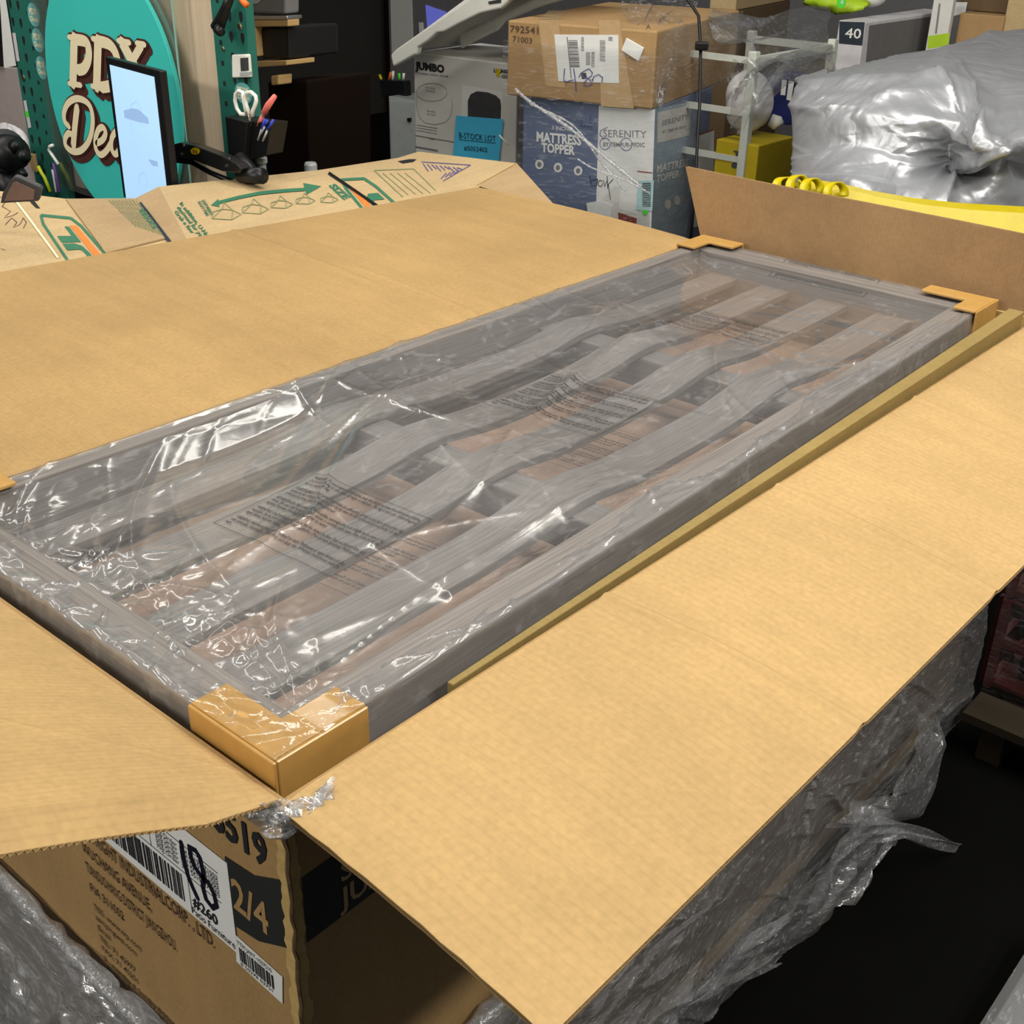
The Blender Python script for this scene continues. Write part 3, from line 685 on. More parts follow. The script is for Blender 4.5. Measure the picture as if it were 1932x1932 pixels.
MB().grid(np.stack([XX, YY, low_z(XX, YY) + H], -1)).build('bag_underside', M['bag_low'], bagT, smooth=True)
PARA = [['WARNING: To avoid danger of suffocation, keep this plastic bag away from babies and children.', 'Do not use this bag in cribs, beds, carriages or playpens. This bag is not a toy. Discard bag and', 'do not reuse this bag.'],
        ['AVERTISSEMENT: Pour eviter tout risque de suffocation, gardez ce sac hors de la portee des', 'bebes et des enfants. Ne pas utiliser ce sac dans les lits ou les parcs pour bebe. Ce sac', "n'est pas un jouet, jetez-le immediatement."],
        ['ADVERTENCIA: Para evitar peligro de asfixia, mantenga esta bolsa alejada de los bebes y los', 'ninos. No use esta bolsa en cunas, camas o corrales para jugar. Esta bolsa no es un', 'juguete. Disponga inmediatamente despues de retirar.'],
        ['WARNUNG: Um Erstickungsgefahr zu vermeiden, halten Sie diese Tute von Kindern fern, und', 'benutzen Sie sie nicht in Betten oder Laufstallen. Dies ist kein Spielzeug. Plastpasen ar', 'ingen leksak, barn kan kvavas.'],
        ['VARNING: Hall denna pase utom rackhall for barn. Plastpasen ar ingen leksak och ska', 'inte anvandas i spjalsangar. Knyt ihop och slang den. Advarsel: Hold posen vekk fra', 'barn.']]
def warning(x0, y0, w, h, zfun, mirror, lift, name, ang=0.0):
    """print block: reads toward -y, rows stacked from +x to -x"""
    mb = MB(); ca, sa = math.cos(ang), math.sin(ang)
    acc = []
    def put(a, b):                                     # a to the right (-y), b up (+x)
        aa, b2 = a * ca - b * sa, a * sa + b * ca
        x, y = x0 + b2, y0 - aa; acc.append((x, y)); return (x, y, 0)
    ph = h / 5.2
    for i, para in enumerate(PARA):
        for j, s in enumerate(para):
            full = w * .92 if j < 2 else w * .92 * len(s) / 90
            text(mb, None, s, w * .04, h - ph * (i + .28) - j * ph * .255 - ph * .1, ph * .27, width=full, fn=put, res=1, mirror=mirror, bold=.03)
    def edge(p, q, n=24):
        for k in range(n):
            a = Vector(p).lerp(Vector(q), k / n); b = Vector(p).lerp(Vector(q), (k + 1) / n); d = (b - a).normalized(); nn = Vector((-d.y, d.x)) * .0005
            mb.add([put(*(a - nn)), put(*(b - nn)), put(*(b + nn)), put(*(a + nn))], [(0, 1, 2, 3)])
    for p, q in (((0, 0), (w, 0)), ((w, 0), (w, h)), ((w, h), (0, h)), ((0, h), (0, 0))): edge(p, q)
    V = np.array([(v[0], v[1]) for v in mb.v]); Z = zfun(V[:, 0], V[:, 1]) + lift + H
    mb.v = [(float(x), float(y), float(z)) for (x, y), z in zip(V, Z)]
    return mb.build(name, M['ink_film'], bagT)
for (x0, y0, w, h, an) in ((.275, .470, .205, .175, .06), (.775, .475, .20, .185, .10), (1.255, .485, .19, .15, .02), (1.69, .515, .21, .07, 0)):
    warning(x0, y0, w, h, film_z, False, .0016, 'warning_print', an)
for (x0, y0) in ((.37, .46), (.86, .46)):
    warning(x0, y0, .2, .17, low_z, True, .0008, 'warning_print', .1)

# ================================================================== corner protectors
def protector(label, cx, cy, sx, sy, lx, ly):
    """L shaped folded board cap at an outer top corner (cx, cy); sx, sy point inwards"""
    t = thing('corner_protector', label, 'corner protector', (cx, cy, H - .10), 'folded cardboard corner protectors')
    z1 = PT + .010; ww = .042
    def cap(name, x0, x1, y0, y1, z0, z1):
        MB().box((min(x0, x1), min(y0, y1), z0 + H), (max(x0, x1), max(y0, y1), z1 + H)).build(name, M['protector'], t, bevel=.005, seg=3)
    F_ = Fr(R3(cx, cy, 0), (sx, 0, 0), (0, sy, 0), (0, 0, 1))
    mb = MB(); pts = [(0, 0), (lx, 0), (lx, ww), (ww, ww), (ww, ly), (0, ly)]
    if sx * sy < 0: pts = pts[::-1]
    mb.prism(F_, pts, z1 - .006, z1); mb.build('top_face', M['protector'], t, bevel=.002)
    o = .004
    cap('side_face', cx - sx * 0, cx + sx * lx, cy, cy - sy * o, -.078, z1 - .001)
    cap('side_face', cx, cx - sx * o, cy - sy * o, cy + sy * ly, -.078, z1 - .001)
    return t
protector('cardboard corner protector at the near corner, largest, under shiny torn film', X0 - .008, yR(0) - .008, 1, 1, .108, .122)
protector('cardboard corner protector cut by the left edge of the picture', X0 - .008, YL + .008, 1, -1, .125, .125)
protector('cardboard corner protector at the far corner beside the lid flap', X1 + .008, YL + .008, -1, -1, .10, .10)
protector('cardboard corner protector at the far right corner below the upright flap', X1 + .008, yR(1.76) - .008, -1, 1, .10, .13)

# ================================================================== film-wrapped stack under the carton
lower = thing('lower_carton', 'dark carton under the open carton, wrapped in stretch film', 'carton', (0.9, .37, 0.0))
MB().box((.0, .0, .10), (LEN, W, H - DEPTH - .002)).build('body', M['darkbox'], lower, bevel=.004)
pal = thing('wooden_pallet', 'wooden pallet at the floor under the film-wrapped stack', 'pallet', (0.9, .37, 0))
for y in (.02, .33, .66): MB().box((.02, y, 0.0), (LEN - .02, y + .07, .08)).build('stringer', M['pine'], pal, bevel=.003)
for k in range(8): MB().box((.02 + k * .24, .01, .08), (.02 + k * .24 + .12, W - .01, .098)).build('deck_board', M['pine'], pal, bevel=.002)

wrapT = thing('stretch_film_wrap', 'crinkled clear stretch film hanging around the lower stack beside the right flap', 'stretch film', (.9, -.05, 0))
r = np.random.default_rng(21)
xs = np.linspace(-.005, LEN + .02, 420); zs = np.linspace(0, 1, 190); XX, ZZ = np.meshgrid(xs, zs, indexing='ij')
z_top = -.47 + .30 * np.clip((XX - .22) / .35, 0, 1)
ZZ = z_top + (-.93 - z_top) * ZZ
cr = [(r.uniform(0, 1.8), r.uniform(-.9, -.05), r.normal(-.35, .55), r.uniform(.05, .30), r.uniform(.004, .012), r.uniform(-.006, .015)) for _ in range(360)]
off = .008 + .055 * np.clip((-ZZ - .15) / .7, 0, 1) * (.6 + .4 * np.sin(XX * 3.1 + .4)) + .007 * noise2(XX, ZZ, 14, kmin=5, kmax=45) + np.maximum(creases(XX, ZZ, cr), -.004)
off = np.maximum(off, .004)
low = -.915 - .012 * np.sin(XX * 7) - .015 * np.sin(XX * 23 + 1.0)          # ragged hem
ZZ2 = np.maximum(ZZ, low); 
keep = ZZ >= low
Yw = -off
P = np.stack([XX, Yw, ZZ2 + H], -1)
MB().grid(P).build('side_film', M['wrap'], wrapT, smooth=True)
# film on the near end, below the carton
ys = np.linspace(-.01, W + .02, 200); zs = np.linspace(-.47, -.90, 110); YY, ZZ = np.meshgrid(ys, zs, indexing='ij')
cr = [(r.uniform(0, .75), r.uniform(-.9, -.47), r.normal(.1, .45), r.uniform(.05, .25), r.uniform(.003, .010), r.uniform(-.004, .013)) for _ in range(120)]
off = np.maximum(.008 + .03 * np.clip((-ZZ - .5) / .2, 0, 1) + .005 * noise2(YY, ZZ, 8, kmin=6, kmax=50) + creases(YY, ZZ, cr), .003)
MB().grid(np.stack([-off, YY, ZZ + H], -1)[::-1]).build('end_film', M['wrap_thick'], wrapT, smooth=True)
# bunched ropes of film
def rope(name, pts, r0, parent, mat='wrap_rope', n=9, wob=.25):
    P = []; RR = []
    N = 14 * (len(pts) - 1)
    for i in range(N + 1):
        t = i / N * (len(pts) - 1); k = min(int(t), len(pts) - 2); f = t - k
        p0 = Vector(pts[max(k - 1, 0)]); p1 = Vector(pts[k]); p2 = Vector(pts[k + 1]); p3 = Vector(pts[min(k + 2, len(pts) - 1)])
        q = .5 * ((2 * p1) + (p2 - p0) * f + (2 * p0 - 5 * p1 + 4 * p2 - p3) * f * f + (3 * p1 - p0 - 3 * p2 + p3) * f ** 3)
        P.append(q); RR.append(r0 * (1 + wob * math.sin(i * 1.9) + wob * random.uniform(-1, 1)))
    mb = MB(); mb.tube(P, RR, n); return mb.build(name, M[mat], parent, smooth=True)
rope('film_rope', [R3(.02, -.016, -.475), R3(.25, -.02, -.472), R3(.6, -.03, -.47), R3(1.0, -.045, -.50), R3(1.5, -.04, -.53)], .012, wrapT)
rope('film_rope', [R3(-.012, -.01, -.478), R3(-.016, .25, -.50), R3(-.018, .5, -.485), R3(-.016, .76, -.47)], .010, wrapT)
def aw(px, py, y): return aty(px, py, y)
# loose flap of film with a tail hanging out
def sheet(name, mat, parent, ctrl, nu=40, nv=14, amp=.006, seed=1, k=30):
    """ctrl: list of (pointA, pointB) cross sections; lofted and crumpled"""
    A = np.array([[tuple(a), tuple(b)] for a, b in ctrl]); n = len(ctrl)
    rr = np.random.default_rng(seed); G = np.zeros((nu + 1, nv + 1, 3))
    for i in range(nu + 1):
        t = i / nu * (n - 1); q = min(int(t), n - 2); f = t - q; f2 = f
        a = A[q, 0] * (1 - f2) + A[q + 1, 0] * f2; b = A[q, 1] * (1 - f2) + A[q + 1, 1] * f2
        for j in range(nv + 1):
            s = j / nv; G[i, j] = a * (1 - s) + b * s
    for ax in range(3):
        for _ in range(8):
            kx, ky, p = rr.uniform(.3, 1) * k, rr.uniform(.3, 1) * k, rr.random() * 6.28
            I, J = np.meshgrid(np.linspace(0, 1, nu + 1), np.linspace(0, 1, nv + 1), indexing='ij')
            G[..., ax] += amp / 3 * np.sin(kx * I + ky * J + p)
    return MB().grid(G).build(name, M[mat], parent, smooth=True)
sheet('film_tail', 'wrap', wrapT, [(aw(1600, 1560, -.06), aw(1560, 1640, -.06)), (aw(1650, 1535, -.10), aw(1640, 1590, -.10)), (aw(1715, 1555, -.14), aw(1705, 1580, -.14)), (aw(1790, 1582, -.17), aw(1782, 1605, -.17)), (aw(1868, 1608, -.20), aw(1860, 1622, -.20))], amp=.004, seed=3, k=18)
sheet('film_loop', 'wrap', wrapT, [(aw(1560, 1560, -.05), aw(1640, 1500, -.05)), (aw(1660, 1560, -.09), aw(1690, 1500, -.10)), (aw(1730, 1540, -.10), aw(1715, 1440, -.09)), (aw(1790, 1400, -.07), aw(1740, 1380, -.05)), (aw(1770, 1360, -.05), aw(1720, 1340, -.04))], amp=.008, seed=5, k=22)
sheet('film_skirt', 'wrap', wrapT, [(aw(1280, 1900, -.05), aw(1240, 1932, -.05)), (aw(1480, 1720, -.06), aw(1500, 1800, -.06)), (aw(1590, 1600, -.07), aw(1640, 1660, -.09)), (aw(1650, 1500, -.06), aw(1700, 1560, -.08))], amp=.012, seed=6, k=30)
# crumpled scrap of film at the torn near corner
sheet('film_scrap', 'wrap_rope', wrapT, [(R3(-.02, .03, .004), R3(-.02, .02, -.012)), (R3(-.01, -.006, .006), R3(-.018, -.012, -.018)), (R3(.015, -.022, .006), R3(.012, -.03, -.014)), (R3(.035, -.018, .01), R3(.04, -.024, .0))], amp=.006, seed=9, k=26, nu=24)

# ================================================================== neighbours on the right: red crates on a pallet
cx0 = 1.72
cr_p = thing('wooden_pallet', 'shade-coloured wooden pallet under the dark red crates', 'pallet', (cx0 + .4, -.45, 0))
for y in (-.86, -.50, -.14): MB().box((cx0 + .02, y, 0), (cx0 + .9, y + .05, .09)).build('stringer', M['shadepine'], cr_p)
for k in range(6): MB().box((cx0 + k * .155, -.90, .09), (cx0 + k * .155 + .10, -.05, .11)).build('deck_board', M['shadepine'], cr_p)
def crate(label, z0, h, mat):
    t = thing('plastic_crate', label, 'crate', (cx0 + .35, -.40, z0), 'dark red crates on the neighbouring pallet')
    x0, x1, y0, y1 = cx0 + .13, cx0 + .80, -.78, -.045
    rows = 2; nc = 6
    mb = MB()
    for i in range(rows + 1): z = z0 + h * i / rows; mb.box((x0, y0, max(z0, z - .012)), (x0 + .015, y1, min(z0 + h, z + .012)))
    for j in range(nc + 1): y = y1 + (y0 - y1) * j / nc; mb.box((x0, y - .013, z0), (x0 + .0151, y + .013, z0 + h))
    mb.build('lattice_wall', M[mat], t, bevel=.002)
    mb = MB()
    for i in range(rows + 1): z = z0 + h * i / rows; mb.box((x0, y1 - .015, max(z0, z - .012)), (x1, y1, min(z0 + h, z + .012)))
    for j in range(nc + 1): x = x0 + (x1 - x0) * j / nc; mb.box((x - .013, y1 - .0151, z0), (x + .013, y1 + .0001, z0 + h))
    mb.build('lattice_wall', M[mat], t)
    MB().box((x0 + .016, y0, z0), (x1, y1 - .016, z0 + .01)).build('base', M[mat], t)
    MB().box((x0 + .05, y0, z0 + .012), (x1, y1 - .05, z0 + h * .9)).build('contents', M['black'], t)
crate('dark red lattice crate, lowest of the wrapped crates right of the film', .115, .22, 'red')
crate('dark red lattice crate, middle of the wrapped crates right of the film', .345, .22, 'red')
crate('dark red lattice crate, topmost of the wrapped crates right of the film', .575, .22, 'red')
w2 = thing('stretch_film_wrap', 'streaky stretch film around the dark red crates', 'stretch film', (cx0, -.4, .1))
ys = np.linspace(-.85, -.045, 90); zs = np.linspace(.05, .83, 90); YY, ZZ = np.meshgrid(ys, zs, indexing='ij')
MB().grid(np.stack([cx0 + .115 - .004 * noise2(YY * .4, ZZ * 3, 31, kmin=8, kmax=60), YY, ZZ], -1)).build('end_film', M['wrap_thin'], w2, smooth=True)
# corner of another wrapped carton at the bottom right
p = atz(1895, 1880, -.95); q = atz(1932, 1760, -.95)
nb = thing('wrapped_carton', 'corner of a film-wrapped grey carton at the bottom right corner', 'carton', (p.x + .25, p.y - .25, 0))
MB().box((p.x - .25, p.y - .6, 0.0), (p.x + .14, p.y - .02, .10)).build('body', M['greywall'], nb, bevel=.01)
ys = np.linspace(p.y - .6, p.y - .01, 60); xs = np.linspace(p.x - .26, p.x + .15, 60); XX, YY = np.meshgrid(xs, ys, indexing='ij')
MB().grid(np.stack([XX, YY, .108 + .006 * noise2(XX, YY, 4, kmin=10, kmax=80)], -1)).build('film', M['wrap'], nb, smooth=True)

# torn shiny remains of the bag over the near protector
def scrap(name, x0, y0, x1, y1, seed, z=PT + .0125):
    sheet(name, 'wrap_scrap', bagT, [(R3(x0 + (x1 - x0) * t, y0, z + .002 * math.sin(9 * t)), R3(x0 + (x1 - x0) * t, y1, z + .002 * math.cos(7 * t))) for t in np.linspace(0, 1, 5)], nu=26, nv=20, amp=.0014, seed=seed, k=14)
scrap('bag_scrap', .012, .022, .120, .068, 3); scrap('bag_scrap', .012, .068, .056, .150, 4)

# ================================================================== helpers for the background
from mathutils.bvhtree import BVHTree
def fpx(F, px, py):                      # pixel -> coordinates on the plane of frame F
    v = ray(px, py); t = (F.o - CAM).dot(F.n) / v.dot(F.n); q = CAM + v * t - F.o
    return (q.dot(F.u), q.dot(F.v))
def fpts(F, pts, s=1.0, ox=0.0, oy=0.0): return [fpx(F, ox + a / s, oy + b / s) for a, b in pts]
class Crate:                             # an upright box with front, right and top frames
    def __init__(s, P, yaw, w, d, h):
        c, q = math.cos(yaw), math.sin(yaw)
        s.e1 = Vector((q, -c, 0)); s.e2 = Vector((c, q, 0)); s.P = Vector(P); s.w, s.d, s.h = w, d, h
        B = s.P - Vector((0, 0, h)); up = Vector((0, 0, 1))
        s.front = Fr(B, s.e1, up); s.right = Fr(B + s.e1 * w, s.e2, up); s.top = Fr(s.P, s.e1, s.e2)
        s.base = B
    @staticmethod
    def fit(TL, depth, yaw, right_px, back_px, z0=0.0, d=None, bottom_py=None):
        P = dep(TL[0], TL[1], depth); y = math.radians(yaw); c, q = math.cos(y), math.sin(y)
        e1 = Vector((q, -c, 0)); e2 = Vector((c, q, 0)); w = solve(P, e1, px=right_px); TR = P + e1 * w
        if d is None: d = solve(TR, e2, px=back_px)
        h = P.z - z0 if bottom_py is None else solve(TR, Vector((0, 0, -1)), py=bottom_py)
        return Crate(P, y, w, d, h)
    def body(s, mat, parent, name='body', bevel=.004):
        mb = MB(); F = Fr(s.base, s.e1, s.e2, (0, 0, 1)); mb.fbox(F, (0, 0, 0), (s.w, s.d, s.h)); return mb.build(name, mat, parent, bevel=bevel)
    def mid(s): return s.base + s.e1 * s.w / 2 + s.e2 * s.d / 2
def poly_part(name, F, pts, mat, parent, lift=.0008, px=True):
    mb = MB(); poly(mb, F, fpts(F, pts) if px else pts, lift); return mb.build(name, mat, parent)
def text_px(name, F, s, p0, p1, size_px, mat, parent, bold=.01, lift=.0016, mirror=False):
    """text on plane F with its baseline through two photo points; size_px = cap height in photo pixels"""
    a = Vector(fpx(F, *p0)); b = Vector(fpx(F, *p1)); c = Vector(fpx(F, p0[0], p0[1] - size_px)); d = b - a
    G = F.sub(a.x, a.y, 0, math.atan2(d.y, d.x)); mb = MB()
    text(mb, G, s, 0, 0, (c - a).length / .72, width=d.length, bold=bold, lift=lift, mirror=mirror)
    return mb.build(name, mat, parent)
def lines_px(name, F, segs, w, mat, parent, lift=.0012, closed=False):
    mb = MB()
    for S in segs: ribbon(mb, F, fpts(F, S), w, lift, closed)
    return mb.build(name, mat, parent)
def tube_px(name, pts, r, mat, parent, x=None, d=None, n=8, smooth=True):
    P = [atx(a, b, x) if x is not None else dep(a, b, d) for a, b in pts]
    mb = MB(); mb.tube(P, r, n); return mb.build(name, mat, parent, smooth=smooth)
def ell(cx, cy, rx, ry, n=28): return [(cx + rx * math.cos(2 * math.pi * k / n), cy + ry * math.sin(2 * math.pi * k / n)) for k in range(n)]
UP = Vector((0, 0, 1))

# ================================================================== moving carton behind the lid flap
mv = thing('moving_carton', 'printed moving-box carton with green lettering lying behind the lid flap', 'carton', (1.2, 1.75, 0))
outer = [(-120, 352, .03), (17, 362, .03), (125, 375, .022), (255, 374, .0), (300, 352, .018), (600, 321, .018), (750, 298, .018), (790, 286, .018), (975, 308, .016)]
inner = [(20, 640, -.03), (150, 548, -.03), (240, 535, -.03), (345, 500, -.03), (378, 500, -.03), (740, 450, -.02), (900, 420, -.015), (915, 385, -.012), (900, 350, .0)]
oc = [atz(*p) for p in outer]; ic = [atz(*p) for p in inner]
vs = []; SEG = 6
for o_, i_ in zip(oc, ic):
    vs += [i_.lerp(o_, k / SEG) for k in range(SEG + 1)]
w = SEG + 1; fs_ = []; mats = []
for i in range(len(oc) - 1):
    for k in range(SEG): fs_.append((i * w + k, (i + 1) * w + k, (i + 1) * w + k + 1, i * w + k + 1))
bvh = BVHTree.FromPolygons(vs, fs_)
mb = MB()
for i in range(len(oc) - 1):
    mat_i = 1 if i in (3,) else 0  # valley strip coloured darker, as its tilt would shade it
    mb.add(vs[i * w:(i + 2) * w], [(k, w + k, w + k + 1, k + 1) for k in range(SEG)], mat_i)
top = mb.build('top_panel', [M['moving'], M['moving2']], mv)
sm = top.modifiers.new('t', 'SOLIDIFY'); sm.thickness = .005; sm.offset = -1
# side walls below
MB().box((.62, 1.60, 0), (1.80, 1.84, .885)).build('body', M['moving2'], mv, bevel=.004)
pA, pB, pC = atz(975, 308, .016), atz(900, 350, .0), atz(1060, 402, -.05)
mb = MB(); q = [pA, pB, pB.lerp(pC, 1.0), pA.lerp(pC, .9)]
off3 = Vector((.004, 0, -.004)); mb.add([pA, pB, pC] + [p + off3 for p in (pA, pB, pC)], [(0, 1, 2), (5, 4, 3), (0, 3, 4, 1), (1, 4, 5, 2), (2, 5, 3, 0)]); mb.build('end_flap', M['moving2'], mv)  # facet coloured darker for the shade on it
MB().tube([pA, pB], .0018, 5).build('score_line', M['kraftX2'], mv)
def hit(px, py, lift=.0012):
    loc, nor, idx, dist = bvh.ray_cast(CAM, ray(px, py).normalized())
    if loc is None: return None
    if nor.z < 0: nor = -nor
    return loc + nor * lift
def blerp(q, a, b):                      # quad corners: (0,0) (1,0) (1,1) (0,1)
    x = [q[0][i] * (1 - a) * (1 - b) + q[1][i] * a * (1 - b) + q[2][i] * a * b + q[3][i] * (1 - a) * b for i in (0, 1)]
    return x
def dadd(mb, V, Fc):                      # keep only faces that lie on the sheet
    Fc = [f for f in Fc if all(V[i] is not None for i in f)]
    use = sorted({i for f in Fc for i in f}); ix = {k: n for n, k in enumerate(use)}
    mb.add([V[k] for k in use], [tuple(ix[i] for i in f) for f in Fc])
def dr_text(mb, quad, s, a0, b0, a1, b1, bold=.01, lift=.0012):
    V, Pg = text_geo(s, bold, 2); mx = max(v[0] for v in V)
    dadd(mb, [hit(*blerp(quad, a0 + (a1 - a0) * v[0] / mx, b0 + (b1 - b0) * v[1] / .72), lift) for v in V], Pg)
def dr_line(mb, pts, wpx, lift=.0012):
    out = []
    for i in range(len(pts) - 1):
        a, b = Vector(pts[i]), Vector(pts[i + 1]); n = max(1, int((b - a).length / 12)); out += [a.lerp(b, k / n) for k in range(n)]
    out.append(Vector(pts[-1]))
    for i in range(len(out) - 1):
        a, b = out[i], out[i + 1]; d = b - a
        if d.length < 1e-6: continue
        n = Vector((-d.y, d.x)).normalized() * wpx / 2
        dadd(mb, [hit(*(a - n), lift), hit(*(b - n), lift), hit(*(b + n), lift), hit(*(a + n), lift)], [(0, 1, 2, 3)])
def logo(quad):
    g = MB(); 
    rr = [(.06, 0), (.94, 0), (1, .1), (1, .9), (.94, 1), (.06, 1), (0, .9), (0, .1), (.06, 0)]
    dr_line(g, [blerp(quad, *p) for p in rr], 5.0); g.build('logo_frame', M['green_ink'], mv)
    g = MB(); dr_text(g, quad, 'U-HAUL', .10, .38, .93, .84, bold=.05); g.build('logo_lettering', M['green_ink'], mv)
    g = MB(); n = 8
    for k in range(n):
        a0, a1 = .06 + .88 * k / n, .06 + .88 * (k + 1) / n
        dadd(g, [hit(*blerp(quad, a0, .12)), hit(*blerp(quad, a1, .12)), hit(*blerp(quad, a1, .30)), hit(*blerp(quad, a0, .30))], [(0, 1, 2, 3)])
    g.build('logo_stripe', M['orange_ink'], mv)
logo([(345, 650), (141, 413), (70, 406), (262, 692)])
logo([(639, 340), (870, 620), (985, 600), (692, 337)])
g = MB()
dr_line(g, [(408, 384), (450, 373), (490, 365), (540, 360), (575, 358)], 6)
for tri in ([(398, 388), (412, 376), (414, 391)], [(606, 352), (572, 346), (578, 368)]): g.add([hit(*p) for p in tri], [(0, 1, 2)])
g.build('printed_arrow', M['green_ink'], mv)
g = MB(); q = [(337, 386), (395, 455), (440, 440), (395, 374)]
for i, s in enumerate(['In addition, U-Haul has', 'designed for your', 'Grab a few']):
    dr_text(g, [(338 - 5 * i + 0, 384 + 8 * i), (400 - 5 * i, 462 + 8 * i), (410 - 5 * i, 458 + 8 * i), (346 - 5 * i, 380 + 8 * i)], s, 0, 0, .95 * len(s) / 23 + .12, .75, .03)
g.build('printed_text', M['green_ink'], mv)
g = MB()
dr_text(g, [(380, 379), (398, 408), (404, 404), (387, 376)], 'LIGHTWEIGHT', 0, 0, 1, .8, .03); dr_text(g, [(373, 382), (390, 409), (396, 406), (379, 379)], 'BULKY ITEMS', 0, 0, 1, .8, .03)
dr_text(g, [(620, 351), (650, 378), (664, 372), (634, 346)], 'SIZE', 0, 0, 1, .85, .05)
g.build('printed_text', M['green_ink'], mv)
g = MB(); dr_text(g, [(262, 401), (290, 437), (296, 433), (269, 398)], 'REDUCE', 0, 0, 1, .9, .05, .006); g.build('printed_text', M['green_ink'], mv)
g = MB()
for k in range(9):
    x0, y0 = 254 - 6.2 * k, 380 + .2 * k
    dr_text(g, [(x0, y0), (x0 + 52, y0 + 68 - k * 2), (x0 + 56, y0 + 66 - k * 2), (x0 + 4.5, y0 - 1.5)], 'recycle and reuse boxes moving ' + 'abcd'[k % 4] * 3, 0, 0, 1, .8, .02, .006)
g.build('printed_paragraph', M['green_ink2'], mv)
g = MB(); g2 = MB()
for (cx, cy, s) in ((425, 405, 1.0), (480, 395, .9), (530, 386, .75), (575, 379, .65), (620, 377, .6)):
    B_ = [(-25, 8), (-25, -4), (-6, -10), (14, -8), (30, 0), (12, 10), (-25, 8), (-6, -10), (-2, -22), (14, -8), (12, 10)]
    dr_line(g, [(cx + a * s, cy + b * s) for a, b in B_], 1.2); g.build('printed_box_drawing', M['green_ink2'], mv); g = MB()
dr_line(g, [(706, 322), (780, 319), (822, 360)], 1.6); dr_line(g, [(706, 322), (760, 372)], 1.6)
for k in range(4): dr_line(g, [(722 + 14 * k, 327), (770 + 14 * k, 368 - k)], 1.2)
g.build('printed_form', M['green_ink2'], mv)
for k in range(9): dr_line(g2, [(798 + 8 * k, 309 + k), (808 + 8 * k, 324 - (k % 3) * 2)], 1.6)
dr_line(g2, [(795, 306), (888, 312), (836, 342)], 1.3)
for k in range(4): dr_line(g2, [(832 + 8 * k, 338 - 3 * k), (842 + 8 * k, 327 - 2 * k)], 1.6)
g2.build('pen_scribble', M['violet'], mv)
g = MB(); 
dr_line(g, [(0, 372), (12, 380), (4, 390), (20, 400), (8, 412), (24, 408), (34, 402)], 1.4); dr_line(g, [(10, 425), (22, 412), (32, 420), (24, 432), (38, 424), (44, 412), (50, 420), (44, 432)], 1.4); dr_line(g, [(18, 432), (32, 440), (30, 430)], 1.4)
dr_line(g, [(0, 450), (14, 446)], 1.2); dr_line(g, [(2, 470), (20, 478)], 1.2)
g.build('pen_scribble', M['ink_brown'], mv)
g = MB(); dr_line(g, [(255, 373), (282, 407), (322, 460)], 6, .003); g.build('strap', M['black'], mv)
g = MB(); dr_line(g, [(610, 321), (650, 348), (720, 396)], 5, .003); g.build('strap', M['black'], mv)
g = MB(); g.add([hit(*p) for p in [(53, 377), (66, 381), (72, 389), (76, 394), (68, 393), (60, 385)]], [tuple(range(6))]); g.build('hand_hole', M['hole'], mv)
g = MB(); g.add([hit(*p) for p in [(750, 305), (772, 301), (786, 301), (780, 306), (760, 309)]], [tuple(range(5))]); g.build('hand_hole', M['hole'], mv)
g = MB(); dr_line(g, [(17, 363), (60, 420), (110, 488)], 4, .002); g.build('score_line', M['cream'], mv)
g = MB(); g.add([hit(*p, .004) for p in [(125, 378), (252, 377), (312, 452), (200, 480)]] + [hit(*p, .001) for p in [(125, 378), (252, 377), (312, 452), (200, 480)]], [(0, 1, 2, 3), (0, 4, 5, 1), (1, 5, 6, 2), (2, 6, 7, 3), (3, 7, 4, 0)])
patch = g.build('overlapping_panel', M['moving2'], mv)
# ================================================================== green rack with plywood and sign
RX = 1.54
FR = Fr((RX, 0, 0), (0, -1, 0), (0, 0, 1))
def upright(label, px0, px1, sq, tear):
    a0 = fpx(FR, px0, 0)[0]; a1 = fpx(FR, px1, 0)[0]
    t = thing('rack_upright', label, 'rack upright', FR.p((a0 + a1) / 2, 0), 'green perforated rack uprights')
    w = a1 - a0; mb = MB()
    mb.fbox(FR, (a0, 0, -.004), (a1, 2.2, 0)); mb.fbox(FR, (a0, 0, -.025), (a0 + .003, 2.2, -.004)); mb.fbox(FR, (a1 - .003, 0, -.025), (a1, 2.2, -.004))
    mb.build('channel', M['green'], t, bevel=.001)
    z = .6
    mb = MB()
    while z < 1.6:
        for f in sq: c = a0 + w * f; rect(mb, FR, c - .0055, z, c + .0055, z + .012, .0006)
        for f in tear:
            c = a0 + w * f; poly(mb, FR, [(c - .008, z + .03), (c - .006, z + .017), (c, z + .008), (c + .006, z + .017), (c + .008, z + .03), (c + .005, z + .037), (c - .005, z + .037)], .0006)
        z += .0508
    tag(mb.build('slots', M['hole'], t), kind='stuff')
    return t, a0, a1
up1, L0, L1 = upright('green perforated rack upright left of the teal sign, with round stickers', 11, 72, (.62,), (.12, .36))
up2, R0, R1 = upright('green perforated rack upright right of the teal sign, holding the pen cup', 397, 462, (.20,), (.52, .85))
FP = Fr((RX + .03, 0, 0), (0, -1, 0), (0, 0, 1))
ply = MB().fbox(FP, (L1 + .005, .75, -.018), (R0 + .004, 2.2, 0)).build('plywood_panel', M['ply'])
tag(ply, 'pale plywood panel fixed between the two green rack uprights', 'plywood panel')
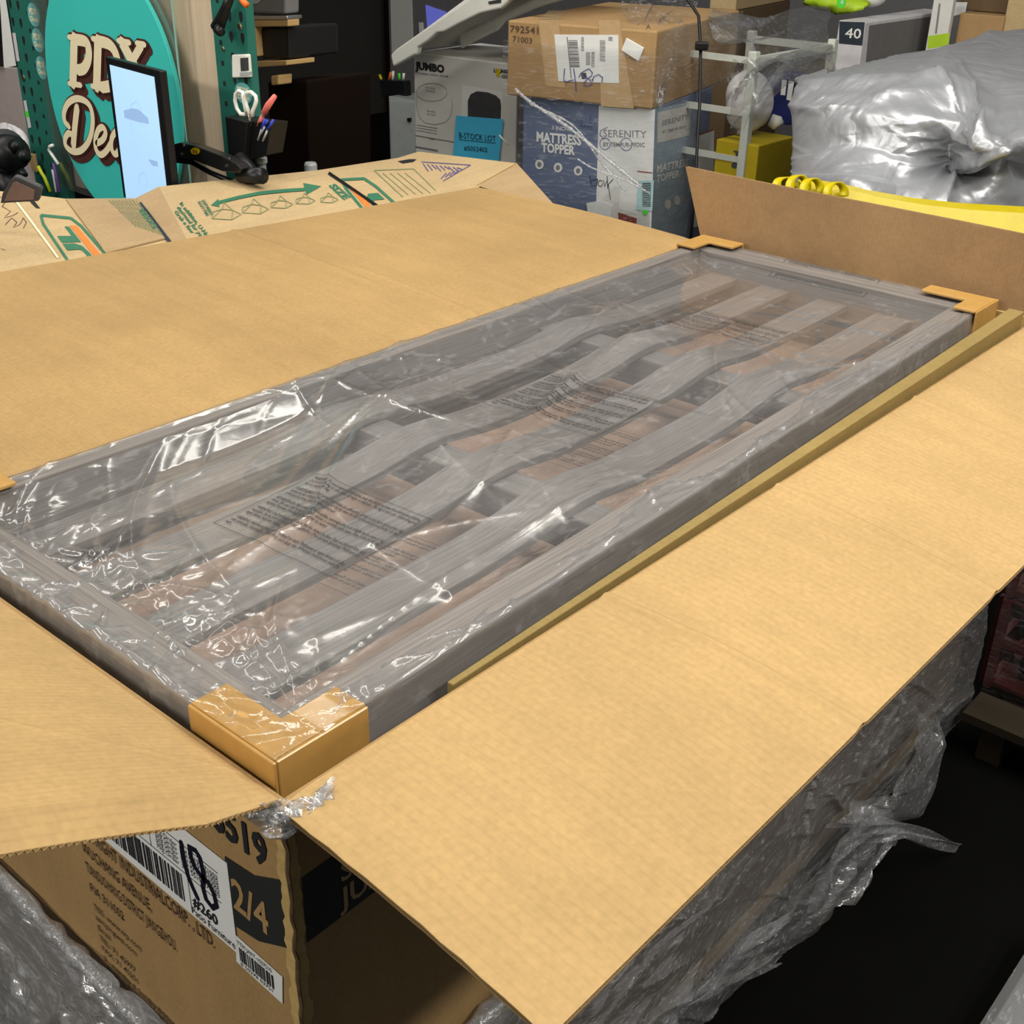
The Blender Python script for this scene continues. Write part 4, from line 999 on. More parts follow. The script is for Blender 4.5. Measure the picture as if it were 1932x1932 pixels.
# small bolts
def disc(mb, F, c, r, h=.004, n=16): mb.prism(F, [(c[0] + r * math.cos(2 * math.pi * k / n), c[1] + r * math.sin(2 * math.pi * k / n)) for k in range(n)], 0, h)
mb = MB(); disc(mb, FR, fpx(FR, 453, 50), .009); mb.build('bolt', M['brass'], up2, bevel=.002)
mb = MB(); disc(mb, FR, fpx(FR, 422, 92), .006); mb.build('bolt', M['brass'], up2, bevel=.002)
mb = MB(); disc(mb, FR, fpx(FR, 45, 147), .010); mb.build('bolt', M['brass'], up1, bevel=.002)
def sticker(px, py, rx, ry, parent):
    c = fpx(FR, px, py); a = abs(fpx(FR, px + rx, py)[0] - c[0]); b = abs(fpx(FR, px, py + ry)[1] - c[1])
    mb = MB(); poly(mb, FR, ell(c[0], c[1], a, b), .0012); s = mb.build('sticker', M['stick'], parent)
    mb = MB(); text(mb, FR, 'PDX', c[0] - a * .65, c[1] + b * .05, b * .7, lift=.002, width=a * 1.3, bold=.04); text(mb, FR, 'Deals', c[0] - a * .65, c[1] - b * .55, b * .6, lift=.002, width=a * 1.3, bold=.03)
    mb.build('sticker_print', M['cream'], s)
sticker(64, 28, 11, 22, up1); sticker(72, 76, 11, 22, up1); sticker(79, 128, 10, 21, up1); sticker(460, 176, 16, 20, up2)
poly_part('white_tape', FR, [(23, 62), (30, 62), (38, 115), (31, 116)], M['cloth'], up1, .0015)
poly_part('white_tape', FR, [(45, 190), (50, 189), (60, 240), (54, 242)], M['cloth'], up1, .0015)
poly_part('green_tag', FR, [(48, 210), (54, 209), (57, 220), (50, 221)], M['greenneon'], up1, .002)
poly_part('taped_paper', Fr((RX - .006, 0, 0), (0, -1, 0), (0, 0, 1)), [(0, -5), (11, -5), (31, 124), (8, 128)], M['paper'], up1, .001)

# the sign
FSg = Fr((RX - .03, 0, 0), (0, -1, 0), (0, 0, 1))
sign = thing('oval_sign', 'large teal oval sign with cream and maroon lettering', 'sign', FSg.p(*fpx(FSg, 208, 430)))
c = fpx(FSg, 208, 180); ra = (fpx(FSg, 328, 180)[0] - fpx(FSg, 88, 180)[0]) / 2; rb = abs(fpx(FSg, 208, 180 - 200)[1] - c[1]) * 1.30
mb = MB(); mb.prism(FSg, ell(c[0], c[1], ra, rb, 64), -.012, 0); mb.build('board', M['teal'], sign, bevel=.001)
S1 = 3.22
PX = {'P': [([(462, 235), (455, 500)], 46), ([(432, 506), (502, 516)], 20), ([(430, 224), (520, 236)], 20), ([(480, 240), (535, 255), (552, 310), (545, 370), (520, 415), (485, 425)], 40)],
      'D': [([(608, 250), (600, 520)], 46), ([(575, 234), (650, 246)], 20), ([(572, 522), (650, 535)], 20), ([(620, 250), (675, 268), (710, 310), (728, 380), (720, 460), (690, 515), (630, 530)], 40)],
      'X': [([(758, 262), (885, 500)], 46), ([(872, 275), (740, 500)], 32), ([(732, 246), (800, 258)], 20), ([(845, 262), (892, 270)], 20), ([(715, 505), (775, 515)], 20), ([(850, 510), (915, 522)], 20)],
      'D2': [([(482, 655), (474, 720), (466, 800), (460, 880)], 34), ([(432, 765), (408, 735), (404, 680), (428, 625), (475, 598), (525, 608), (562, 645), (578, 715), (572, 795), (548, 865), (505, 912), (455, 918), (415, 885), (410, 840), (430, 808), (450, 815)], 25)],
      'e': [([(604, 868), (640, 845), (656, 805), (640, 772), (612, 788), (594, 845), (598, 905), (625, 938), (660, 915), (692, 862)], 24)],
      'a': [([(752, 805), (722, 795), (694, 840), (694, 905), (718, 935), (745, 890), (758, 800), (752, 895), (770, 938), (802, 890)], 24)],
      'l': [([(802, 890), (840, 780), (848, 660), (828, 625), (810, 680), (808, 850), (828, 935), (862, 890)], 24)],
      's': [([(862, 890), (900, 805), (898, 850), (916, 895), (900, 938), (868, 930)], 24)]}
def smooth2(P, n=6):
    if len(P) < 4: return P
    out = []
    for k in range(len(P) - 1):
        a, b, c, d = (Vector(P[max(k - 1, 0)]), Vector(P[k]), Vector(P[k + 1]), Vector(P[min(k + 2, len(P) - 1)]))
        for i in range(n):
            f = i / n; v = .5 * (2 * b + (c - a) * f + (2 * a - 5 * b + 4 * c - d) * f * f + (3 * b - a - 3 * c + d) * f ** 3); out.append((v.x, v.y))
    return out + [tuple(P[-1])]
def letters(name, grow, dx, dy, mat, lift):
    mb = MB(); jj = 0
    for S in PX.values():
        for pts, w in S:
            k = abs(fpx(FSg, 208 + 1, 180)[0] - fpx(FSg, 208, 180)[0]) / S1 * 0.92
            jj += 1; ribbon(mb, FSg, fpts(FSg, [(a + dx, b + dy) for a, b in smooth2(pts)], S1), (w + grow) * k, lift + jj * .00012)
    return mb.build(name, mat, sign)
for i in range(1, 6): letters('lettering_shadow', 12, 4 * i, 8 * i, M['maroon'], .0004 + .00002 * i)
letters('lettering_outline', 13, 0, 0, M['maroon'], .0032)
letters('lettering', 0, 0, 0, M['cream'], .0062)
# clear acrylic sheet beside the sign
FA = Fr((RX - .015, 0, 0), (0, -1, 0), (0, 0, 1))
a0 = fpx(FA, 77, 130)[0]; a1 = fpx(FA, 336, 130)[0]; zt = 1.75
ac = thing('acrylic_sheet', 'clear acrylic sheet standing behind the teal sign', 'acrylic sheet', FA.p((a0 + a1) / 2, .75))
MB().fbox(FA, (a0, .75, -.003), (a1, zt, 0)).build('pane', M['smoke'], ac)
MB().fbox(FA, (a1, .75, -.003), (a1 + .004, zt, .001)).build('edge', M['teal_edge'], ac)
# pens behind the acrylic
def pen(label, pts, r, mat, x, mat2=None, cat='pen'):
    t = thing(label[1], label[0], cat, atx(*pts[0], x))
    tube_px('barrel', pts[:-1] if mat2 else pts, r, M[mat], t, x=x)
    if mat2: tube_px('cap', pts[-2:], r * 1.15, M[mat2], t, x=x)
pen(('neon yellow highlighter standing beside the sign', 'highlighter'), [(95, 362), (84, 335), (78, 326), (72, 314)], .006, 'lime', RX - .05)
pen(('purple capped pen beside the teal sign', 'pen'), [(112, 362), (104, 325), (100, 308)], .005, 'purple', RX - .05)
pen(('thin white-tipped pen beside the teal sign', 'pen'), [(106, 362), (101, 332), (99, 320)], .004, 'white', RX - .055)
pen(('white looped handle curving beside the teal sign', 'tool_handle'), [(110, 310), (98, 292), (92, 283), (94, 276), (100, 274)], .005, 'white', RX - .06, cat='tool')

# ================================================================== tablet monitor on its arm
mo = Crate.fit((198, 107), 3.08, -8, 301, 315, d=None, bottom_py=415)
mt = thing('monitor', 'black upright monitor with a pale blue lit screen in front of the sign', 'monitor', mo.mid() )
mo.body(M['black'], mt, 'housing', bevel=.003)
MB().prism(mo.front, fpts(mo.front, [(207, 122), (239, 380), (315, 358), (291, 145)]), -.002, .0006).build('screen', M['screen'], mt)
lines_px('screen_drawing', mo.front, [[(252, 250), (246, 222), (248, 198), (258, 190), (266, 200), (268, 238)], [(262, 350), (264, 330), (272, 325), (278, 340), (276, 356)]], .0012, M['screen_grey'], mt)
poly_part('screen_picture', mo.front, [(234, 208), (250, 204), (262, 206), (280, 222), (282, 234), (262, 230), (236, 222)], M['screen_grey'], mt, .0012)
poly_part('screen_picture', mo.front, [(280, 300), (298, 304), (299, 314), (288, 312)], M['screen_grey'], mt, .0012)
FB = Fr((RX - .16, 0, 0), (0, -1, 0), (0, 0, 1))
arm = thing('articulated_stand', 'black jointed metal arm reaching from monitor to rack', 'monitor arm', FB.p(*fpx(FB, 400, 310)))
mb = MB(); mb.prism(FB, fpts(FB, [(322, 274), (345, 268), (370, 273), (426, 294), (452, 308), (462, 318), (456, 326), (424, 322), (372, 302), (326, 298)][::-1]), -.02, .01); mb.build('arm_cover', M['blackm'], arm, bevel=.003)
tube_px('strut', [(330, 302), (362, 306), (398, 326), (436, 342)], .007, M['black'], arm, x=RX - .15)
tube_px('pivot', [(450, 300), (470, 322), (476, 350)], .022, M['black'], arm, x=RX - .12, n=12)
tube_px('clamp', [(455, 330), (495, 332)], .020, M['black'], arm, x=RX - .14, n=12)
for p in ((347, 275), (343, 291), (432, 300), (427, 313)):
    mb = MB(); F2 = Fr(FB.p(0, 0, .0102), FB.u, FB.v); disc(mb, F2, fpx(F2, *p), .0045, .002); mb.build('bolt', M['steel'], arm)
F2 = Fr(FB.p(0, 0, .0102), FB.u, FB.v); mb = MB(); poly(mb, F2, fpts(F2, ell(369, 285, 9, 6.5)), .001); sk = mb.build('round_sticker', M['yellow'], arm)
text_px('sticker_print', F2, 'H', (365, 288), (373, 290), 6, M['brick'], sk, bold=.05)

# ================================================================== things hung on the right upright
FH = Fr((RX - .045, 0, 0), (0, -1, 0), (0, 0, 1))
cup = thing('pen_cup', 'black pen holder fixed on the green rack upright', 'pen holder', FH.p(*fpx(FH, 480, 300)))
def pxbox(name, F, quad, d0, d1, mat, parent, bevel=.002):
    mb = MB(); mb.prism(F, fpts(F, quad)[::-1], d0, d1); return mb.build(name, mat, parent, bevel=bevel)
pxbox('pocket', FH, [(442, 217), (484, 228), (476, 301), (449, 297)], -.04, .03, M['black'], cup)
pxbox('pocket', FH, [(484, 228), (518, 232), (508, 292), (476, 300)], -.045, .01, M['black'], cup)
sc = thing('scissors', 'white-handled scissors standing in the pen cup', 'scissors', FH.p(*fpx(FH, 465, 225)))
S = lambda L: [(a / 5.52 + 380, b / 5.52) for a, b in L]
tube_px('handle', S([(460, 1190), (410, 1190), (370, 1130), (350, 1050), (355, 980), (390, 945), (430, 960), (440, 1040), (455, 1110), (470, 1180)]), .005, M['white'], sc, x=RX - .06)
tube_px('handle', S([(500, 1190), (470, 1100), (450, 1010), (470, 965), (520, 960), (565, 1000), (572, 1050), (555, 1110), (535, 1150), (530, 1210)]), .005, M['white'], sc, x=RX - .065)
tube_px('blade', S([(480, 1160), (500, 1210), (510, 1300)]), .006, M['steel'], sc, x=RX - .06)
t = thing('highlighter', 'coral pink highlighter leaning out of the pen cup', 'highlighter', atx(486, 240, RX - .05))
tube_px('barrel', S([(595, 1310), (610, 1260), (640, 1200)]), .0055, M['pink'], t, x=RX - .05); tube_px('grip', S([(640, 1200), (650, 1180)]), .006, M['mug'], t, x=RX - .05); tube_px('cap', S([(650, 1180), (700, 1090), (765, 1000)]), [.008, .0085, .006], M['pink'], t, x=RX - .05)
for i, (pts, lb) in enumerate(((S([(590, 1460), (630, 1340), (665, 1240)]), 'blue-capped clear pen leaning left in the pen cup'), (S([(640, 1470), (690, 1350), (750, 1250)]), 'blue-capped clear pen leaning farthest right in the pen cup'), (S([(620, 1400), (665, 1310), (690, 1250)]), 'blue-capped pen between two others in the pen cup'))):
    t = thing('ballpoint_pen', lb, 'pen', atx(*pts[0], RX - .06), 'blue pens in the cup')
    tube_px('barrel', pts[:2], .0028, M['mug'], t, x=RX - .058); tube_px('cap', pts[1:], .0035, M['blue'], t, x=RX - .058)
tm = thing('timer', 'small white digital timer stuck on the green upright', 'timer', FR.p(*fpx(FR, 461, 145)))
pxbox('case', FR, S([(365, 565), (520, 560), (540, 800), (370, 805)]), .001, .016, M['white'], tm, bevel=.003)
F3 = Fr(FR.p(0, 0, .0165), FR.u, FR.v); poly_part('display', F3, S([(405, 605), (490, 598), (497, 735), (412, 742)]), M['charcoal'], tm, .0006); poly_part('button', F3, S([(402, 755), (530, 745), (535, 785), (404, 795)]), M['mug'], tm, .0006)
bt = thing('air_blow_gun', 'black nozzle hanging at the top of the green upright', 'tool', FR.p(*fpx(FR, 425, 60)))
tube_px('nozzle', S([(310, -60), (260, 70), (215, 180), (165, 290)]), [.012, .012, .015, .018], M['black'], bt, x=RX - .04, n=12)
tube_px('tip', S([(165, 290), (200, 330), (215, 345)]), [.014, .013, .010], M['black'], bt, x=RX - .05, n=10)
tube_px('trigger', S([(400, -40), (440, 20), (475, 55)]), .008, M['orange'], bt, x=RX - .05)

# ================================================================== shelf corner in the dark behind the upright
FK = Fr((RX + .18, 0, 0), (0, -1, 0), (0, 0, 1))
sh = thing('wooden_bracket', 'pine shelf bracket jutting out beside the green upright', 'bracket', FK.p(*fpx(FK, 470, 100)))
pxbox('arm', FK, S([(445, 205), (900, 205), (900, 275), (450, 280)]), -.04, 0, M['pine'], sh)
pxbox('leg', FK, S([(485, 280), (560, 280), (585, 585), (500, 590)]), -.04, 0, M['pine'], sh)
pxbox('metal_top', FK, S([(440, 165), (895, 165), (900, 205), (445, 205)]), -.05, .002, M['steel'], sh)
dk = thing('dark_device', 'dark grey device standing on the pine bracket', 'device', FK.p(*fpx(FK, 500, 30)))
pxbox('case', FK, S([(470, -80), (840, -80), (840, 145), (465, 140)]), -.06, -.01, M['greywall'], dk, bevel=.006)
F3 = Fr(FK.p(0, 0, -.0095), FK.u, FK.v); poly_part('round_dial', F3, S(ell(545, -5, 75, 45)), M['mug'], dk, .001)
b2 = tag(pxbox('wooden_shelf', FK, S([(540, 640), (885, 630), (885, 680), (545, 705)]), -.10, 0, M['pine'], None), 'thin wooden shelf edge in the dark below the pine bracket', 'shelf')
b3 = tag(pxbox('wooden_block', FK, S([(720, 790), (800, 780), (800, 885), (725, 892)]), -.05, 0, M['pine'], None, .004), 'small wooden block in the dark under the thin shelf', 'wood block')
tag(pxbox('dark_bin', FK, S([(555, 290), (840, 290), (850, 620), (560, 620)]), -.2, -.02, M['black'], None, .006), 'black bin in the shadow between bracket and thin shelf', 'bin')
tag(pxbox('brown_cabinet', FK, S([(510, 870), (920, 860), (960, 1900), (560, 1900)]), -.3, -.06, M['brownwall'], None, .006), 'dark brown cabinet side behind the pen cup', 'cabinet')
p = dep(587, 330, 3.35); mb = MB(); mb.tube([p - UP * .06, p + UP * .028], .018, 20); mb.tube([p + UP * .028, p + UP * .034], [.018, .015], 20)
cp = mb.build('pale_cup', M['mug'], None, smooth=False); tag(cp, 'small pale grey cap standing in front of the dark doorway', 'cup')
p = dep(495, 330, 3.2); mb = MB(); mb.tube([p - UP * .05, p + UP * .03, p + UP * .032, p + UP * .045], [.012, .012, .016, .016], 14)
tag(mb.build('white_bottle', M['mug']), 'small greyish bottle beneath the pen cup', 'bottle')

# ================================================================== clutter at the far left
FQ = Fr((RX + .30, 0, 0), (0, -1, 0), (0, 0, 1))
tag(pxbox('pink_board', FQ, [(-60, 125), (75, 130), (110, 420), (-40, 420)], -.02, 0, M['pinkboard'], None), 'pinkish board behind the left green upright', 'board')
tag(pxbox('black_display', FQ, [(-60, -20), (6, -20), (10, 124), (-60, 124)], .0, .02, M['black'], None), 'black display at the left edge above the pinkish board', 'display')
def lump(name, label, cat, c, r, mat, seed, amp=.18):
    mb = MB(); n, m = 24, 16; rr = random.Random(seed); ph = [rr.random() * 6 for _ in range(6)]; vs = []
    for i in range(m + 1):
        th = math.pi * i / m
        for j in range(n):
            f = 2 * math.pi * j / n; k = 1 + amp * (math.sin(3 * f + ph[0] + 2 * th) * .5 + math.sin(5 * f + 4 * th + ph[1]) * .35 + math.sin(9 * f + ph[2]) * .2 * math.sin(th))
            vs.append((c[0] + r[0] * k * math.sin(th) * math.cos(f), c[1] + r[1] * k * math.sin(th) * math.sin(f), c[2] + r[2] * k * math.cos(th)))
    mb.add(vs, [(i * n + j, (i + 1) * n + j, (i + 1) * n + (j + 1) % n, i * n + (j + 1) % n) for i in range(m) for j in range(n)])
    return tag(mb.build(name, M[mat], None, smooth=True), label, cat)
lump('white_sack', 'crumpled white plastic sack behind the black tool at left', 'sack', atx(20, 275, RX + .15), (.05, .10, .07), 'cloth', 3)
XB = RX - .20
tl = thing('heat_gun', 'black round-bodied power tool at the left edge', 'power tool', atx(20, 370, XB))
tube_px('barrel', [(-60, 302), (5, 290), (28, 288)], [.075, .062, .050], M['black'], tl, x=XB, n=20)
tube_px('band', [(0, 287), (14, 284)], [.066, .064], M['charcoal'], tl, x=XB, n=20)
tube_px('knob', [(26, 272), (34, 282)], .020, M['black'], tl, x=XB - .03, n=14); tube_px('knob', [(40, 292), (48, 298)], .019, M['black'], tl, x=XB - .03, n=14)
tube_px('grip', [(-10, 310), (14, 345), (28, 385)], [.05, .05, .045], M['black'], tl, x=XB, n=14)
tube_px('knob', [(40, 322), (46, 332)], .012, M['black'], tl, x=XB - .02, n=12)
FG = Fr(dep(40, 360, 2.5), (.55, -.83, 0), (-.25, -.15, .95))
ph = thing('phone_case', 'taupe rounded tray leaning behind the moving carton', 'tray', FG.o)
pxbox('rim', FG, [(4, 366), (22, 338), (28, 333), (36, 335), (74, 352), (79, 357), (72, 380), (0, 385)], -.012, 0, M['charcoal'], ph, .002)
pxbox('face', FG, [(14, 364), (25, 344), (31, 342), (66, 358), (64, 376), (8, 380)], .0, .0015, M['brownlid'], ph, .0005)
tag(pxbox('wood_offcut', Fr((RX - .03, 0, 0), (0, -1, 0), (0, 0, 1)), [(52, 290), (63, 291), (69, 325), (60, 322)], -.01, 0, M['pine'], None), 'short pine offcut below the left green upright', 'wood offcut')

# ================================================================== back wall around the dark doorway
WX = 6.3
FW = Fr((WX, 0, 0), (0, -1, 0), (0, 0, 1))
aw0 = fpx(FW, 737, 150)[0]
struct(MB().fbox(FW, (aw0, 0, -.1), (aw0 + 7, 3.6, 0)).build('wall_right', M['greywall']))
struct(MB().fbox(FW, (aw0 - .035, 0, -.12), (aw0, 3.6, .02)).build('trim_1', M['brownwall'], None, bevel=.004))
cab = thing('white_cabinet', 'pale cabinet in the gloom between doorway and grey box', 'cabinet', atx(757, 300, 4.6))
FCb = Fr((4.55, 0, 0), (0, -1, 0), (0, 0, 1)); zc = fpx(FCb, 760, 186)[1]; ca0 = fpx(FCb, 733, 186)[0]
MB().fbox(FCb, (ca0, 0, -.4), (ca0 + .5, zc, 0)).build('body', M['mug'], cab, bevel=.005)
pxbox('door', FCb, [(737, 190), (800, 194), (800, 330), (741, 330)], 0, .01, M['mug'], cab, .003)
pxbox('handle', Fr(FCb.p(0, 0, .01), FW.u, FW.v), [(772, 222), (777, 222), (777, 229), (773, 229)], 0, .02, M['black'], cab)
FC = Fr(FCb.p(0, 0, -.10), FW.u, FW.v)
jar = thing('pen_tub', 'dark tub of coloured pens on the pale cabinet', 'pen tub', FC.p(*fpx(FC, 750, 183)))
pxbox('tub', FC, [(722, 150), (770, 152), (772, 182), (728, 182)], -.02, .03, M['black'], jar, .004)
for (q, mm) in ((((734, 150), (738, 136)), 'orange'), (((741, 150), (742, 134)), 'white'), (((754, 150), (753, 138)), 'greenneon'), (((761, 150), (762, 138)), 'white'), (((720, 150), (716, 141)), 'yellow')):
    tube_px('pen', list(q), .008, M[mm], jar, x=4.65)
vc = pxbox('glowing_card', FW, [(804, 9), (842, 22), (846, 60), (808, 60)], 0, .01, M['violetcard'], None); tag(vc, 'violet card given its own glow on the far wall above the white tub', 'display')
tag(pxbox('white_post', FW, [(793, 42), (799, 42), (802, 75), (795, 75)], 0, .02, M['paper'], None), 'narrow white strip below the violet card', 'strip')
tag(pxbox('wall_poster', FW, [(738, -15), (778, -15), (782, 108), (741, 108)], .002, .012, M['greybox'], None), 'pale grey notice board on the far wall above the pen tub', 'notice board')

# ================================================================== pallet of retail boxes
br = Crate.fit((958, 38), 4.05, 14, 1240, 1396, bottom_py=207)
bt_ = thing('brown_carton', 'brown taped carton with shipping label on top of the mattress boxes', 'carton', br.mid())
br.body(M['brownbox'], bt_, bevel=.006)
F = br.front
poly_part('tape', F, [(1016, 38), (1054, 38), (1066, 165), (1030, 162)], M['tape'], bt_)
poly_part('tape', F, [(1130, 38), (1168, 38), (1196, 205), (1134, 200)], M['tape'], bt_)
lb = MB().prism(F, fpts(F, [(1046, 65), (1054, 153), (1168, 157), (1167, 66)]), .001, .002).build('shipping_label', M['paper'], bt_)
Z9 = lambda L: [(1020 + a / 9.66, 50 + b / 9.66) for a, b in L]
Fl_ = Fr(F.p(0, 0, .002), F.u, F.v)
mb = MB()
y = 250
while y < 735:
    h = random.choice([8, 14, 26, 30]); mb.add([Fl_.p(*fpx(Fl_, *q), .0008) for q in Z9([(505 + (y - 250) * .09, y), (670 + (y - 250) * .09, y), (670 + (y + h - 250) * .09, y + h), (505 + (y + h - 250) * .09, y + h)])], [(0, 1, 2, 3)]); y += h + random.choice([8, 16])
y = 470
while y < 690:
    mb.add([Fl_.p(*fpx(Fl_, *q), .0008) for q in Z9([(825, y), (905, y), (908, y + 12), (827, y + 12)])], [(0, 1, 2, 3)]); y += 24
mb.build('barcode', M['paper_dk'], lb)
mb = MB()
for (x0, y0, x1, y1) in ((740, 195, 790, 480), (925, 460, 985, 770), (1080, 250, 1180, 650), (1235, 190, 1310, 280)):
    n = int((y1 - y0) / 26)
    for k in range(n): mb.add([Fl_.p(*fpx(Fl_, *q), .0008) for q in Z9([(x0, y0 + k * 26), (x1, y0 + k * 26), (x1, y0 + k * 26 + random.choice([8, 14, 18])), (x0, y0 + k * 26 + 12)])], [(0, 1, 2, 3)])
rect_ = Z9([(475, 190), (492, 190), (570, 945), (552, 945)]); mb.add([Fl_.p(*fpx(Fl_, *q), .0008) for q in rect_], [(0, 1, 2, 3)])
mb.build('label_print', M['paper_dk'], lb)
poly_part('black_mark', Fl_, Z9([(735, 850), (830, 845), (848, 955), (755, 955)]), M['ink'], lb, .001)
mb = MB()
for S_ in ([(440, 770), (430, 880), (425, 985), (480, 1005), (600, 970)], [(605, 770), (625, 900), (640, 1040), (650, 1190)], [(700, 920), (740, 850), (820, 800), (885, 770), (945, 840), (930, 900), (860, 950), (790, 1030), (800, 1080), (880, 1085), (940, 1050), (900, 970), (760, 900)], [(940, 960), (950, 1000), (970, 910), (1060, 875), (1130, 930), (1120, 1010)]):
    ribbon(mb, Fl_, fpts(Fl_, Z9(S_)), .0035, .0012)
mb.build('handwritten_number', M['violet'], lb)
text_px('handwritten_number', F, '792541', (962, 60), (1016, 64), 13, M['ink_brown'], bt_, bold=.01)
text_px('handwritten_number', F, '71003', (967, 78), (1004, 82), 11, M['ink_brown'], bt_, bold=.01)
text_px('handwritten_letter', F, 'A', (1219, 55), (1228, 55), 9, M['ink_brown'], bt_, bold=.01)
cr_ = MB(); cr_.prism(F, fpts(F, [(1183, 71), (1173, 95), (1206, 116), (1216, 90)]), .001, .006); cr_.build('crumpled_sticker', M['paper'], bt_, bevel=.002)
poly_part('tape', br.top, [(1016, 37), (1054, 37), (1070, 20), (1036, 20)], M['tape'], bt_)

P0 = br.base + br.e1 * .055 + br.e2 * .02
w0 = solve(P0, br.e1, px=1234)
ma = Crate(P0, math.radians(14), w0, solve(P0 + br.e1 * w0, br.e2, px=1312), P0.z)
mat_t = thing('mattress_topper_box', 'blue and white mattress topper box under the brown carton', 'carton', ma.mid() )
ma.body(M['bluebox'], mat_t, bevel=.004)
F = ma.front
poly_part('white_panel', F, [(1130, 199), (1236, 206), (1226, 520), (1122, 500)], M['paper'], mat_t)
text_px('lettering', F, '3 INCH', (1041, 244), (1072, 247), 7, M['paper'], mat_t)
text_px('lettering', F, 'MATTRESS', (1012, 266), (1097, 274), 18, M['paper'], mat_t, bold=.04)
text_px('lettering', F, 'TOPPER', (1022, 286), (1085, 292), 17, M['paper'], mat_t, bold=.04)
text_px('lettering', F, 'SERENITY', (1138, 258), (1220, 260), 14, M['paper_dk'], mat_t, bold=.0)
text_px('lettering', F, 'BY TEMPUR-PEDIC', (1138, 276), (1217, 277), 8, M['paper_dk'], mat_t, bold=.02)
for (cx, cy) in ((1018, 310), (1053, 316), (1091, 322)):
    mb = MB(); poly(mb, F, fpts(F, ell(cx, cy, 8, 9)), .0012); d_ = mb.build('round_icon', M['paper'], mat_t); mb = MB(); poly(mb, F, fpts(F, ell(cx, cy, 4, 5)), .002); mb.build('icon_print', M['paper_dk'], d_)
lines_px('pen_scribble', F, [[(1146, 240), (1134, 246), (1132, 254), (1140, 262)], ell(1142, 271, 10, 11, 14), ell(1182, 272, 11, 12, 14), [(1098, 222), (1096, 238), (1112, 238), (1114, 218)], [(1114, 218), (1116, 245)]], .0022, M['violet'], mat_t, .0018)
lines_px('pen_scribble', F, [[(1113, 332), (1116, 350), (1126, 350), (1128, 338), (1116, 340)], ell(1133, 346, 4, 6, 10), [(1139, 340), (1141, 352), (1145, 342)], [(1146, 332), (1147, 356)], [(1157, 338), (1148, 348), (1152, 376)]], .0025, M['marker'], mat_t, .0018)
poly_part('bed_picture', F, [(1122, 390), (1160, 350), (1227, 370), (1224, 520), (1124, 500)], M['greybox'], mat_t, .0012)
poly_part('bed_picture', F, [(1166, 400), (1202, 412), (1200, 430), (1168, 420)], M['brick'], mat_t, .0016)
poly_part('bed_picture', F, [(1172, 344), (1200, 350), (1204, 404), (1168, 394)], M['paper'], mat_t, .0018)
poly_part('red_line', F, [(1203, 322), (1231, 325), (1231, 327), (1203, 324)], M['brick'], mat_t, .0016)
stt = MB(); stt.prism(F, fpts(F, [(1107, 383), (1112, 416), (1150, 424), (1156, 388), (1135, 378)]), .002, .004); stt.build('torn_sticker', M['paper'], mat_t)
bl = MB(); bl.prism(F, fpts(F, [(1206, 340), (1200, 396), (1231, 398), (1234, 340)]), .002, .003); bs = bl.build('barcode_sticker', M['palebl'], mat_t)
Fb = Fr(F.p(0, 0, .003), F.u, F.v); mb = MB()
for k in range(14): mb.add([Fb.p(*fpx(Fb, a, b), .0006) for a, b in ((1212, 345 + 3.3 * k), (1228, 345 + 3.3 * k), (1228, 346.6 + 3.3 * k), (1212, 346.6 + 3.3 * k))], [(0, 1, 2, 3)])
mb.build('barcode', M['ink'], bs)
mb = MB(); poly(mb, F, fpts(F, ell(1218, 400, 5, 5)), .004); mb.build('green_dot', M['greenneon'], mat_t)
F = ma.right
poly_part('side_panel', F, [(1234, 206), (1312, 190), (1306, 470), (1225, 500)], M['bluebox2'], mat_t)
poly_part('white_label', F, [(1240, 212), (1303, 198), (1300, 255), (1239, 270)], M['greybox'], mat_t, .0014)
text_px('lettering', F, 'SERENITY', (1247, 238), (1297, 224), 10, M['paper_dk'], mat_t, lift=.002)
text_px('lettering', F, 'BY TEMPUR-PEDIC', (1249, 252), (1294, 242), 6, M['paper_dk'], mat_t, lift=.002)
text_px('lettering', F, '3 INCH', (1239, 306), (1252, 303), 6, M['palebl'], mat_t, lift=.002)
text_px('lettering', F, 'MATTRESS', (1237, 326), (1297, 312), 14, M['paper'], mat_t, bold=.03, lift=.002)
text_px('lettering', F, 'TOPPER', (1237, 344), (1280, 333), 13, M['paper'], mat_t, bold=.03, lift=.002)
for (cx, cy) in ((1259, 385), (1277, 378)):
    mb = MB(); poly(mb, F, fpts(F, ell(cx, cy, 6, 9)), .0018); mb.build('round_icon', M['greybox'], mat_t)
# a second box of the kind right behind
P1 = ma.P + ma.e2 * (ma.d + .02)
m2 = Crate(P1, math.radians(14), w0 + .005, .16, P1.z)
t2 = thing('mattress_topper_box', 'blue and white mattress topper box behind the black strap', 'carton', m2.mid())
m2.body(M['bluebox'], t2)
poly_part('white_panel', m2.right, [(1312, 258), (1347, 245), (1343, 420), (1305, 430)], M['paper'], t2, .001)
poly_part('red_line', m2.right, [(1314, 253), (1346, 243), (1346, 246), (1314, 257)], M['brick'], t2, .0014)
poly_part('logo', m2.right, [(1331, 203), (1345, 198), (1345, 205), (1331, 209)], M['palebl'], t2, .0014)

